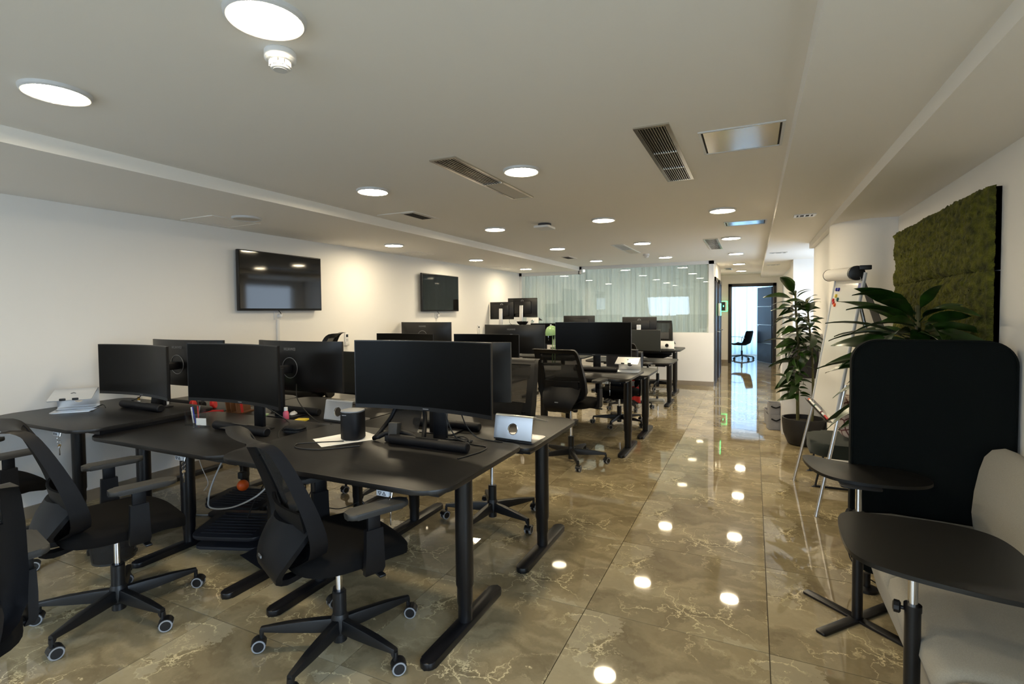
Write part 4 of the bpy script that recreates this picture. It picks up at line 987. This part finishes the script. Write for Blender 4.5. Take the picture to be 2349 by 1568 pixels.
# ------------------------------------------------------------ cables
def cable(label, pts, r=.0035, m='cable_black', k=8):
    mb = MB(); mb.tube(spline(pts, k), r, 6); o = mb.build('cable', m, ang=80); tag(o, label, 'cable'); return o
def on(z): return z+.0037
cable('black cable from the black speaker looping over the near aisle-side desk', [(-2.03, 2.14, on(.741)), (-2.12, 2.08, on(.741)), (-2.22, 2.0, on(.741)), (-2.16, 1.94, on(.74)), (-2.02, 1.96, on(.741)), (-1.93, 2.05, on(.741)), (-1.88, 2.10, on(.741))])
cable('black cable trailing from behind the largest monitor to the edge of its desk', [(-1.50, 2.33, .92), (-1.47, 2.36, .80), (-1.42, 2.38, on(.74)), (-1.33, 2.36, on(.74)), (-1.25, 2.34, on(.74)), (-1.24, 2.24, on(.74)), (-1.28, 2.10, on(.74))])
cable('black cable hanging from the back of the largest monitor towards the silver stand', [(-1.43, 2.36, .95), (-1.42, 2.42, .83), (-1.38, 2.46, .76), (-1.31, 2.475, on(.74)), (-1.22, 2.47, on(.74))])
random.seed(11)
cable('tangled bundle of black cables behind the largest monitor', [(-1.46+.09*math.cos(i*1.9)+random.uniform(-.02, .02), 2.40+.045*math.sin(i*2.3), on(.74)+.008*(i % 3)) for i in range(16)])
cable('black cable hanging across from the second row middle monitor to the speaker stand corner', [(-3.02, 2.72, .93), (-2.95, 2.66, .84), (-2.82, 2.62, .76), (-2.66, 2.585, on(.70)), (-2.56, 2.585, on(.70))])
cable('black cable crossing down behind the near middle monitor', [(-3.05, 2.40, .86), (-2.95, 2.46, .78), (-2.85, 2.48, on(.72)), (-2.74, 2.40, on(.72)), (-2.66, 2.26, on(.72)), (-2.52, 2.13, on(.72)), (-2.47, 2.10, on(.72))])
cable('black cable from the left desk soundbar to the laptop stand', [(-4.28, 2.12, on(.77)), (-4.36, 2.14, on(.77)+.012), (-4.33, 2.06, on(.77)), (-4.40, 1.98, on(.77)), (-4.46, 1.90, on(.77))])
cable('black cable hanging under the left monitor to the white adapter', [(-4.12, 2.28, .88), (-4.14, 2.28, .84), (-4.18, 2.26, .815), (-4.19, 2.25, .806)])
cable('black cable hanging from the back of the second row left monitor', [(-4.0, 2.66, .93), (-3.98, 2.60, .84), (-3.93, 2.58, .75), (-3.88, 2.585, on(.70))])
cable('black cable hanging beside the raised monitors', [(-4.24, 8.92, 1.32), (-4.20, 8.86, 1.23), (-4.12, 8.84, on(1.187)), (-4.05, 8.86, on(1.187))])
cable('pale grey cable swinging under the near middle desk', [(-2.98, 2.2, .695), (-3.06, 2.1, .42), (-3.05, 2.05, .30), (-2.95, 2.0, .28), (-2.7, 1.95, .34), (-2.50, 1.95, .43), (-2.44, 2.0, .50)], .005, 'cable_grey')
cable('pale grey mains lead on the floor under the near desks', [(-3.62, 2.34, .0055), (-3.5, 2.40, .0055), (-3.42, 2.52, .0055), (-3.38, 2.60, .0055), (-3.34, 2.66, .018)], .005, 'cable_grey')
cable('black lead hanging down from the near middle desk to the floor', [(-2.75, 2.35, .69), (-2.80, 2.3, .45), (-2.95, 2.28, .2), (-3.0, 2.25, .05), (-3.05, 2.28, .004)])
cable('second black lead hanging down from the near middle desk', [(-2.68, 2.38, .69), (-2.64, 2.42, .5), (-2.66, 2.45, .3), (-2.72, 2.5, .12), (-2.85, 2.55, .004)])
cable('black lead looping near the floor by the orange ball', [(-2.55, 2.5, .69), (-2.58, 2.5, .4), (-2.70, 2.52, .2), (-2.5, 2.55, .15), (-2.35, 2.60, .2)])
cable('thin white cable under the left desk by the wall', [(-3.72, 2.40, .74), (-3.74, 2.42, .5), (-3.70, 2.44, .32), (-3.66, 2.46, .2), (-3.74, 2.48, .12)], .0025, 'white_plastic')
cable('pale cable behind the mesh chair in the second row', [(-1.30, 2.95, .66), (-1.36, 3.0, .4), (-1.48, 3.06, .2), (-1.7, 3.1, .004)], .003, 'cable_grey') if False else None
cable('black lead hanging at the fifth row desk edge', [(-1.20, 8.45, .62), (-1.21, 8.46, .4), (-1.19, 8.46, .2), (-1.22, 8.48, .004)], .003)

# ------------------------------------------------------------ under the desks
def footrest(loc, rz, label, tilt=.32, ridges=8):
    t = thing('footrest', label, 'footrest', loc, rz); R = rotm(x=tilt); r4 = R.to_4x4()
    mb = MB(); mb.prism(rrect(.45, .33, .06), -.012, .012, .006, 2, Matrix.Translation((0, 0, .095)) @ r4); pl = mb.build('platform', 'footrest', t)
    mb = MB()
    for i in range(ridges): mb.prism(rrect(.34, .008, .003, 2, 0, -.12+.24*i/(ridges-1)), .011, .0165, 0, 1, Matrix.Translation((0, 0, .095)) @ r4)
    mb.build('ridges', 'footrest', pl)
    mb = MB(); mb.prism(rrect(.42, .30, .05), 0, .018, .004); mb.box((-.15, 0, .05), (.03, .05, .09)); mb.box((.15, 0, .05), (.03, .05, .09)); mb.build('base', 'footrest', t)
    return t
footrest((-2.98, 2.20, 0), D(20), 'black tilting footrest under the near middle desk', .12)
footrest((-3.38, 2.55, 0), D(15), 'black footrest further back under the near middle desk', .10)
t = thing('foot_ramp', 'black ribbed foot ramp under the near aisle-side end of the middle desk', 'footrest', (-2.56, 2.20, 0), D(-14))
mb = MB(); mb.sheet(lambda u, v: (u*(.15+.02*(1-v)), -.20+.40*v, .004+.17*v*v+.03*v), ls(-1, 1, 5), ls(0, 1, 13), None, lambda u, v: (0, .006, -.004)); mb.build('ramp', 'footrest', t)
mb = MB()
for i in range(9):
    v = .2+.085*i; mb.box((0, -.20+.40*v, .006+.17*v*v+.03*v), (.24, .008, .006))
mb.build('ribs', 'footrest', t)
mb = MB(); mb.box((0, .19, .09), (.26, .02, .18)); mb.build('prop', 'footrest', t)
t = thing('wastebasket', 'black mesh wastebasket under the near row desks', 'wastebasket', (-3.44, 1.72, 0), 0)
def wb(u, v): r = .105+.03*v; return (r*math.cos(u), r*math.sin(u), .004+.26*v)
mb = MB(); mb.sheet(wb, ls(0, 2*PI, 41), ls(0, 1, 6), None, lambda u, v: (-.003*math.cos(u), -.003*math.sin(u), 0)); mb.build('basket', 'bin_mesh', t, ang=70)
mb = MB(); mb.lathe([(.106, 0), (.106, .012)], 40); mb.build('bottom', 'bin_plastic', t)
mb = MB(); mb.tube([(.135*math.cos(a), .135*math.sin(a), .264) for a in ls(0, 2*PI, 41)[:-1]], .006, 8, True); mb.build('rim', 'black_plastic', t)
mb = MB()
for i in range(14):
    mb.box((random.uniform(-.06, .06), random.uniform(-.06, .06), .03+.01*i), (.06, .05, .02), rotm(random.uniform(-1, 1), random.uniform(-1, 1), random.uniform(0, 3)))
o = mb.build('litter', 'bin_plastic', t); o['kind'] = 'stuff'
t = thing('orange_ball', 'orange ball hanging among the leads under the near middle desk', 'ball', (-3.36, 2.52, .0), 0)
mb = MB(); mb.lathe([(.040*math.sin(a), .20-.040*math.cos(a)) for a in ls(.02, PI-.02, 15)], 24); mb.build('ball', 'orange', t, ang=80)
mb = MB(); mb.rod((0, 0, .238), (0, 0, .69), .003, n=6); mb.box((0, 0, .275), (.05, .05, .05), bev=.008); mb.build('lead', 'cable_black', t)
def strip(loc, rz, label):
    t = thing('power_strip', label, 'power strip', loc, rz)
    mb = MB(); mb.box((0, 0, .020), (.30, .055, .04), bev=.006); mb.build('body', 'vent_white', t)
    for i in range(4): mb = MB(); mb.lathe([(.019, .040), (.019, .041)], 18, (-.09+.065*i, 0, 0)); mb.build('socket', 'lamp_rim', t)
    boxobj('red_switch', (-.135, 0, .042), (.015, .025, .006), 'red', t)
    mb = MB(); mb.lathe([(.018, .041), (.018, .07), (.008, .085)], 14, (.04, 0, 0)); mb.build('black_plug', 'black_plastic', t)
strip((-3.16, 2.66, 0), D(20), 'white power strip with black plug under the near middle desk'); strip((-1.62, 8.62, 0), D(4), 'white power strip on the floor under the fifth row desk') if False else strip((-1.42, 8.36, 0), D(0), 'white power strip on the floor under the fifth row desk')
# ------------------------------------------------------------ sofa corner
# tall screen at the far end of the sofa
t = thing('acoustic_screen', 'tall dark green fabric screen with rounded corners at the end of the sofa', 'privacy screen', (.776, 3.12, 0), 0)
o2 = rrect(.645, 1.19, .115, 10, 0, .695)
mb = MB(); mb.prism(o2, -.028, .028, .012, 3, Matrix.Rotation(PI/2, 4, 'X')); mb.build('panel', 'screen_fabric', t)
mb = MB(); mb.tube([(x*1.004, -.030, z) for x, z in rrect(.63, 1.175, .108, 8, 0, .695)], .003, 6, True); mb.build('piping', 'screen_fabric', t)
for x in (-.24, .2): mb = MB(); mb.lathe([(.05, 0), (.05, .014), (.016, .02), (.016, .09)], 24, (x, 0, 0)); mb.build('foot', 'black_metal', t)
# sofa modules
def cushion(bm, x0, x1, y0, y1, z0, z1, r=.05):
    bm.box(((x0+x1)/2, (y0+y1)/2, (z0+z1)/2), (x1-x0, y1-y0, z1-z0), bev=r, seg=4)
t = thing('sofa', 'grey modular sofa along the right wall behind the side tables', 'sofa', (.02, 0, 0), 0)
for y0, y1 in ((2.42, 3.08), (1.79, 2.41), (1.16, 1.78)):
    mb = MB(); n = 15
    # body: front face leans inwards to the floor, rounded shoulders
    prof = [(.545, .06), (.53, .12), (.485, .28), (.455, .36), (.462, .402), (.50, .425), (.60, .436), (.80, .430), (1.02, .42), (1.02, .06)]
    L = y1-y0
    ys = [0, .006, .015, .03, .05, .075, .5, .925, .95, .97, .985, .994, 1]
    rings = []
    for f in ys:
        e = min(f, 1-f)*L; s = 1 if e > .04 else max(0, 1-(1-e/.04)**2)**.5
        rings.append(mb._new([(.78+(x-.78)*(.90+.10*s), y0+f*L, .24+(z-.24)*(.88+.12*s)) for x, z in prof]))
    mb.skin(rings); mb.build('seat_module', 'sofa_fabric', t, ang=75)
    mb = MB()
    pb = [(.905, .42), (.897, .50), (.905, .60), (.922, .70), (.94, .765), (.968, .80), (1.01, .81), (1.05, .795), (1.07, .74), (1.075, .42)]
    rings = []
    for f in ys:
        e = min(f, 1-f)*L; s = 1 if e > .05 else max(0, 1-(1-e/.05)**2)**.5
        rings.append(mb._new([(.99+(x-.99)*(.6+.4*s), y0+.02+f*(L-.04), .42+(z-.42)*(.84+.16*s)) for x, z in pb]))
    mb.skin(rings); mb.build('back_cushion', 'sofa_fabric', t, ang=75)
for y in (1.3, 2.1, 3.0):
    for x in (.64, .98): mb = MB(); mb.rod((x, y, 0), (x, y, .065), .02); mb.build('foot', 'black_metal', t)
def side_table(x, y, z, outline, arms, label, knob):
    t = thing('side_table', label, 'side table', (x, y, 0), 0)
    mb = MB(); mb.prism([(a-x, b-y) for a, b in smooth_poly(outline, 4)], z-.014, z, .003); mb.build('table_top', 'table_black', t, ang=40)
    mb = MB(); mb.rod((0, 0, .012), (0, 0, .50), .022, n=20); mb.lathe([(.024, .49), (.024, .51)], 20); mb.build('post', 'black_metal', t)
    mb = MB(); mb.rod((0, 0, .50), (0, 0, z-.014), .0135, n=18); mb.build('chrome_tube', 'chrome', t)
    mb = MB(); mb.prism(rrect(.16, .16, .02), z-.02, z-.014); mb.build('top_plate', 'black_metal', t)
    for a in arms:
        mb = MB(); mb.prism(rrect(.26, .048, .012, 4, .13, 0), 0, .012, .003, 2, Matrix.Rotation(a, 4, 'Z')); mb.build('foot_arm', 'black_metal', t)
    mb = MB(); k = Vector((-math.cos(knob), math.sin(knob), 0)); mb.rod((0, 0, .49), Vector((0, 0, .49))+k*.05, .006)
    mb.lathe([(.014, .03), (.020, .034), (.020, .048), (.012, .052)], 10, (0, 0, .49), k); mb.build('knob', 'black_plastic', t)
    return t
side_table(.445, 2.80, .655, [(.225, 3.24), (.40, 3.10), (.68, 3.075), (.77, 2.92), (.68, 2.78), (.42, 2.75), (.27, 2.86)], (.86, 2.43, 4.0, 5.57), 'black side table with leaf-shaped top in front of the tall screen', .6)
side_table(.462, 1.98, .655, [(.30, 2.35), (.44, 2.37), (.73, 2.36), (.80, 2.20), (.74, 1.80), (.62, 1.80), (.42, 1.845), (.29, 1.92), (.28, 2.1)], (.86, 2.43, 4.0, 5.57), 'black side table closest to the camera with clamp knob, over the sofa seat', .25)
cable('thin black lead down the edge of the tall screen', [(.475, 3.22, .35), (.468, 3.22, .22), (.475, 3.21, .12), (.53, 3.19, .05), (.60, 3.2, .004)], .0035)

# ------------------------------------------------------------ flip chart
t = thing('flip_chart', 'white flip chart easel with paper roll, magnets and marker tray', 'flip chart', (0, 0, 0), 0)
TN, TF = Vector((.690, 4.20, 1.69)), Vector((.606, 4.86, 1.715))           # board top corners
BN, BF = Vector((.519, 4.17, .665)), Vector((.447, 4.83, .712))
def board(u, v): return (BN*(1-u)+BF*u)*(1-v)+(TN*(1-u)+TF*u)*v
nb = ((BF-BN).cross(TN-BN)).normalized(); nb = nb if nb.x < 0 else -nb       # towards the room
mb = MB(); mb.sheet(board, [0, 1], [0, 1], None, lambda u, v: -nb*.012); mb.build('board', 'board_white', t)
for a, b_ in ((BN, TN), (BF, TF)): mb = MB(); mb.tube([a+nb*.002, b_+nb*.002], .009, 8); mb.build('side_rail', 'mark_white', t)
for a, b_, f in ((BN, TN, Vector((.405, 4.10, .0))), (BF, TF, Vector((.318, 4.90, 0)))):
    p = a+(b_-a)*.25-nb*.02
    mb = MB(); mb.rod(f+Vector((0, 0, .004)), p, .012, .012, 12); mb.rod(f, f+(p-f)*.03, .014, .014, 12); mb.build('leg', 'aluminium', t)
mid = (TN+TF)/2-nb*.03
mb = MB(); mb.rod((1.00, 4.45, .006), mid-Vector((0, 0, .05)), .012, .012, 12); mb.build('rear_leg', 'aluminium', t)
mb = MB(); mb.sheet(lambda u, v: mid+Vector((.04+.20*(1-v), (u-.5)*(.16+.24*(1-v)), -.62*(1-v)-.03)), [0, 1], [0, .5, 1], None, lambda u, v: (.004, 0, 0)); mb.build('rear_brace', 'shade_grey', t)
ax = (TN-TF).normalized(); rc = nb*.05+Vector((0, 0, -.01))
mb = MB(); mb.lathe([(.046, 0), (.046, (TN-TF).length-.05)], 28, TF+rc, ax); pr_ = mb.build('paper_roll', 'paper', t)
mb = MB(); mb.sheet(lambda u, v: board(u*.9, 1-.07*v)+nb*(.006+.04*(1-v)), ls(0, 1, 5), ls(0, 1, 4), None, lambda u, v: -nb*.001); mb.build('paper_flap', 'paper', pr_)
e0 = TF+rc+ax*((TN-TF).length-.05)
mb = MB(); mb.lathe([(.048, 0), (.05, .02), (.05, .045), (.03, .052)], 24, e0, ax); mb.box(TN+rc+Vector((.045, .0, .035)), (.07, .045, .03), bev=.004); mb.build('roll_holder', 'black_plastic', t)
mb = MB(); mb.lathe([(.048, 0), (.048, .012)], 24, TF+rc-ax*.012, ax); mb.build('roll_holder', 'black_plastic', t)
p = board(.12, .93)+nb*.003; mb = MB(); mb.sheet(lambda u, v: board(.03+.10*u, .895+.035*v)+nb*.004, [0, 1], [0, 1], None, lambda u, v: -nb*.003); mb.build('blue_label', 'blue', t)
for k, (u, v, m, nm) in enumerate(((.87, .885, 'blue', 'upper left blue'), (.78, .885, 'blue', 'upper right blue'), (.84, .835, 'yellow', 'yellow'), (.75, .81, 'teal', 'dark green'), (.92, .80, 'red', 'upper red'), (.885, .78, 'red', 'lower red'), (.825, .765, 'orange', 'orange'))):
    q = board(u, v)+nb*.001; mb = MB(); mb.lathe([(.014, 0), (.015, .003), (.013, .011), (.011, .012)], 18, q, nb); o = mb.build('magnet', m); tag(o, '%s round magnet on the flip chart' % nm, 'magnet', 'flip chart magnets')
mb = MB(); tr0 = BN-Vector((0, 0, .004)); tr1 = BF-Vector((0, 0, .004))
mb.sheet(lambda u, v: tr0*(1-u)+tr1*u+nb*(.012+.05*v)+Vector((0, 0, -.012+.014*(v > .9))), [0, 1], [0, .85, 1], None, lambda u, v: (0, 0, -.003)); mb.build('marker_tray', 'black_plastic', t)
for k, m in enumerate(('red', 'dark_red', 'white_plastic', 'teal', 'white_plastic', 'orange')):
    a = tr0.lerp(tr1, .05+.155*k)+nb*.035+Vector((0, 0, -.001)); b_ = tr0.lerp(tr1, .05+.155*k+.14)+nb*.035+Vector((0, 0, -.001))
    p = thing('marker_pen', ('bright red', 'dark red', 'lower white', 'dark green', 'upper white', 'orange')[k]+' marker in the flip chart tray', 'marker', a, 0, 'flip chart markers'); d = b_-a
    mb = MB(); mb.rod((0, 0, 0), d*.68, .008, n=10); mb.build('barrel', 'white_plastic' if m != 'red' else 'red', p); mb = MB(); mb.rod(d*.68, d, .0085, n=10); mb.build('cap', m, p)
# poster on the column behind the easel
t = thing('wall_poster', 'poster with a dark red triangle on the wall behind the flip chart', 'poster', (1.107, 5.25, 1.23), -PI/2)
boxobj('sheet', (0, -.002, 0), (.22, .003, .42), 'paper', t)
mb = MB(); mb.prism([(-.08, -.16), (.08, -.16), (0, .0)], 0, .001, 0, 1, Matrix.Translation((0, -.004, 0)) @ Matrix.Rotation(PI/2, 4, 'X')); mb.build('red_triangle', 'dark_red', t)

# ------------------------------------------------------------ lounge chair and cushion
t = thing('lounge_chair', 'low dark green lounge chair on black rod legs beside the flip chart', 'lounge chair', (.74, 5.02, 0), 0)
mb = MB(); mb.prism(smooth_poly(rrect(.62, .58, .14, 4), 1), .255, .365, .04, 4); mb.build('seat', 'lounge_fabric', t, ang=60)
mb = MB(); mb.sheet(lambda u, v: (.27+.05*v-.03*u*u, u*.27, .36+.42*v), ls(-1, 1, 9), ls(0, 1, 7), None, lambda u, v: (.05, 0, 0)); mb.build('backrest', 'lounge_fabric', t, ang=60)
for s in (-1, 1):
    mb = MB(); mb.tube(spline([(.24, s*.22, .26), (.27, s*.23, .012), (.25, s*.23, .008), (-.25, s*.23, .008), (-.275, s*.23, .012), (-.22, s*.22, .26)], 5), .008, 8); mb.build('leg', 'black_metal', t)
t = thing('cushion', 'white scatter cushion with dark red star pattern on the lounge chair', 'cushion', (.715, 5.10, .55), 0); t.rotation_euler = (0, D(-14), D(-10))
def cu(u, v):
    return lambda s: (s*.085*max(0, (1-u**4)*(1-v**4))**.5, u*.20*(1-.05*v*v), v*.175*(1-.05*u*u))
mb = MB(); mb.sheet(lambda u, v: cu(u, v)(-1), ls(-1, 1, 17), ls(-1, 1, 17), None, lambda u, v: (.001+2*.085*max(0, (1-u**4)*(1-v**4))**.5, 0, 0)); mb.build('cover', 'star_print', t, ang=80)
mb = MB(); mb.tube([(0, x, z) for x, z in rrect(.38, .335, .03, 4)], .004, 6, True); mb.build('piping', 'dark_red', t)

# ------------------------------------------------------------ cabinet and felt baskets
t = thing('cabinet', 'white cabinet with dark grey upper panel behind the potted plant', 'cabinet', (.50, 6.86, 0), 0)
mb = MB(); mb.box((0, 0, .585), (.395, .40, 1.17), bev=.004); mb.build('body', 'cabinet_white', t)
mb = MB(); mb.box((.015, -.208, .845), (.30, .018, .36), bev=.004); pn = mb.build('upper_door', 'panel_grey', t)
mb = MB(); mb.tube(spline([(.09, -.22, .92), (.105, -.245, .90), (.11, -.245, .84), (.10, -.22, .81)]), .007, 8); mb.build('handle', 'white_plastic', pn)
mb = MB(); mb.box((0, -.203, .33), (.36, .008, .58), bev=.003); mb.build('lower_door', 'cabinet_white', t)
def basket(loc, s, label):
    t = thing('felt_basket', label, 'basket', loc, .2, 'grey felt baskets')
    def q(u, v):
        k = (abs(math.cos(u))**5+abs(math.sin(u))**5)**-.2; r = s*(.9+.1*v)
        return (r*k*math.cos(u), r*k*math.sin(u), .004+2.1*s*v+.02*s*math.sin(u*3)*v)
    mb = MB(); mb.sheet(q, ls(0, 2*PI, 33), ls(0, 1, 6), None, lambda u, v: (-.006*math.cos(u), -.006*math.sin(u), 0)); mb.build('wall', 'felt', t, ang=70)
    mb = MB(); mb.box((0, 0, .004), (s*1.7, s*1.7, .008)); mb.build('bottom', 'felt', t)
    mb = MB(); mb.tube(spline([(-.05, -s*1.02, 1.6*s), (0, -s*1.15, 1.35*s), (.05, -s*1.02, 1.6*s)]), .008, 8); mb.build('handle', 'soft_black', t)
basket((.235, 6.95, 0), .085, 'grey felt basket on the floor beside the white cabinet, nearest the plant pot'); basket((.225, 7.22, 0), .09, 'grey felt basket on the floor further back beside the white cabinet')
basket((.235, 6.95, .172), .07, 'smaller grey felt basket stacked on top of the basket nearest the plant pot')

# ------------------------------------------------------------ plants
LEAVES = []
def leaf_mesh(L, W, droop, fold, seed):
    random.seed(seed); mb = MB(); ph = random.uniform(0, 6); wv = random.uniform(.02, .05)
    def P(u, v):
        s = v; w_ = W*(math.sin(PI*max(0, (s-.16)/.84)**.8)**.9 if s > .16 else 0)+.010*(1-s)+.0008
        a = -droop*s*s
        x = L*(s-.10*droop*s**3); z = L*(-droop*.45*s*s+.05*math.sin(PI*s))
        return (x, u*w_/2*(1-.15*abs(math.sin(6*s+ph))), z+fold*abs(u)*w_*.5+wv*L*.2*math.sin(7*s+ph)*u)
    mb.sheet(P, [-1, -.5, 0, .5, 1], [0, .08, .16, .22, .30, .42, .56, .7, .82, .92, 1], None, lambda u, v: (0, 0, -.0012))
    return mb.mesh('leaf', 'leaf', 70)
def put_leaf(root, me, base, az, el, roll, s):
    o = bpy.data.objects.new('leaf', me); C.objects.link(o); o.parent = root
    o.location = base; o.scale = (s, s, s)
    o.rotation_euler = (Matrix.Rotation(az, 3, 'Z') @ Matrix.Rotation(-el, 3, 'Y') @ Matrix.Rotation(roll, 3, 'X')).to_euler()
def pot_and_soil(root, r, h, m='pot'):
    mb = MB(); mb.lathe([(r*.55, 0), (r*.72, .04*h), (r*.93, .42*h), (r*1.0, .85*h), (r*1.0, h), (r*.92, h), (r*.91, .84*h), (r*.5, .78*h)], 48); mb.build('pot', m, root, ang=60)
    mb = MB(); mb.lathe([(r*.905, .80*h), (r*.905, .84*h)], 40); mb.build('soil', 'soil', root)
LM = [leaf_mesh(.30, .088, .75, .25, 1), leaf_mesh(.27, .082, 1.1, .2, 2), leaf_mesh(.33, .092, .5, .3, 3), leaf_mesh(.25, .078, 1.35, .15, 4)]
t = thing('potted_dracaena', 'tall green dracaena with two stems in a dark round pot beside the white cabinet', 'potted plant', (.49, 6.27, 0), 0)
pot_and_soil(t, .205, .285)
tr_a = spline([(-.05, 0, .22), (-.055, .01, .6), (-.05, .0, 1.0), (-.075, -.01, 1.35), (-.085, 0, 1.62)], 8); tr_b = spline([(.085, .02, .22), (.09, .02, .6), (.075, .01, 1.0), (.045, .02, 1.3), (.025, .02, 1.55)], 8)
for p, r in ((tr_a, .017), (tr_b, .014)):
    mb = MB(); mb.tube(p, [r*(1-.45*i/(len(p)-1)) for i in range(len(p))], 10); mb.build('stem', 'trunk', t, ang=70)
random.seed(21)
def at_h(p, z):
    for a, b_ in zip(p, p[1:]):
        if a.z <= z <= b_.z+1e-6: return a.lerp(b_, (z-a.z)/(b_.z-a.z+1e-9))
    return p[-1]
def whorls(root, p, hs, meshes, n_el, smin, smax, seed):
    random.seed(seed); az = random.uniform(0, 6)
    for z, el in hs:
        az += 2.4+random.uniform(-.3, .3)
        s = random.uniform(smin, smax)*(.55 if math.cos(az) > .1 else 1.12)
        put_leaf(root, random.choice(meshes), at_h(p, z), az, el+random.uniform(-.4, .3), random.uniform(-1.0, 1.0), s)
whorls(t, tr_a, [(.50+.011*i, .15+.02*i) for i in range(15)], LM, 0, .66, .84, 3)
whorls(t, tr_a, [(.68+.0125*i, -.1+.012*i) for i in range(34)], LM, 0, .75, .98, 5)
whorls(t, tr_a, [(1.10+.0165*i, -.15+.035*i) for i in range(32)], LM, 0, .85, 1.05, 7)
whorls(t, tr_b, [(.98+.0115*i, -.35+.027*i) for i in range(46)], LM, 0, .78, 1.02, 9)
LB = [leaf_mesh(.44, .105, .6, .2, 11), leaf_mesh(.42, .098, .9, .2, 12), leaf_mesh(.46, .11, .4, .25, 13), leaf_mesh(.40, .095, 1.1, .15, 14)]
t = thing('potted_dracaena', 'broad-leaved green dracaena rising behind the tall dark screen, in front of the moss panel', 'potted plant', (.81, 3.56, 0), 0)
pot_and_soil(t, .19, .30)
tr_c = spline([(0, 0, .22), (.01, .0, .6), (.0, .0, 1.0), (.02, -.01, 1.25), (.02, 0, 1.46)], 8)
mb = MB(); mb.tube(tr_c, [.02*(1-.4*i/(len(tr_c)-1)) for i in range(len(tr_c))], 10); mb.build('stem', 'trunk', t, ang=70)
random.seed(33)
HB = [(1.02, 160, .05), (1.05, 205, -.05), (.95, 185, -.25), (.88, 200, -.1), (.90, 170, -.1), (1.10, 175, .15), (1.14, 195, .22), (1.2, 160, .28), (1.24, 185, .45), (1.30, 170, .62), (1.36, 190, .8), (1.16, 215, .1),
      (1.10, 350, .0), (1.14, 330, .12), (1.18, 300, .2), (1.2, 10, .1), (1.25, 345, .3), (1.3, 320, .45), (1.33, 0, .5), (1.22, 215, -.05), (1.28, 175, .12), (1.30, 225, .2), (1.18, 188, -.1), (1.12, 155, 0), (1.26, 140, .2), (1.34, 205, .4), (1.24, 262, .05), (1.30, 285, .15), (1.36, 230, .6), (1.20, 305, .1), (1.26, 298, .25), (1.32, 310, .3), (1.16, 312, 0), (1.36, 300, .5), (1.24, 318, .12), (1.08, 320, -.1), (1.05, 290, -.05), (1.12, 270, .1), (1.2, 240, .25), (1.28, 255, .55), (1.36, 280, .6), (1.30, 150, .05), (1.34, 215, .1), (1.32, 255, .0), (1.36, 320, .25), (1.3, 295, -.05), (1.25, 310, -.15), (1.28, 190, -.2), (1.40, 200, .75), (1.41, 300, 1.1), (1.34, 80, .5), (1.25, 120, .4), (1.15, 95, .2), (1.08, 140, 0), (1.0, 230, -.2), (1.0, 310, -.2), (1.17, 5, -.05), (1.22, 280, .4), (1.06, 190, -.15)]
for z, a, el in HB:
    a = D(a+random.uniform(-10, 10)); me = random.choice(LB); s = random.uniform(.85, 1.08)
    # the wall is close on the +X side: shorter leaves there
    if math.cos(a) > .35: s *= .45 if math.sin(a) > -.6 else .70
    put_leaf(t, me, at_h(tr_c, z), a, el, random.uniform(-1.1, 1.1), s)
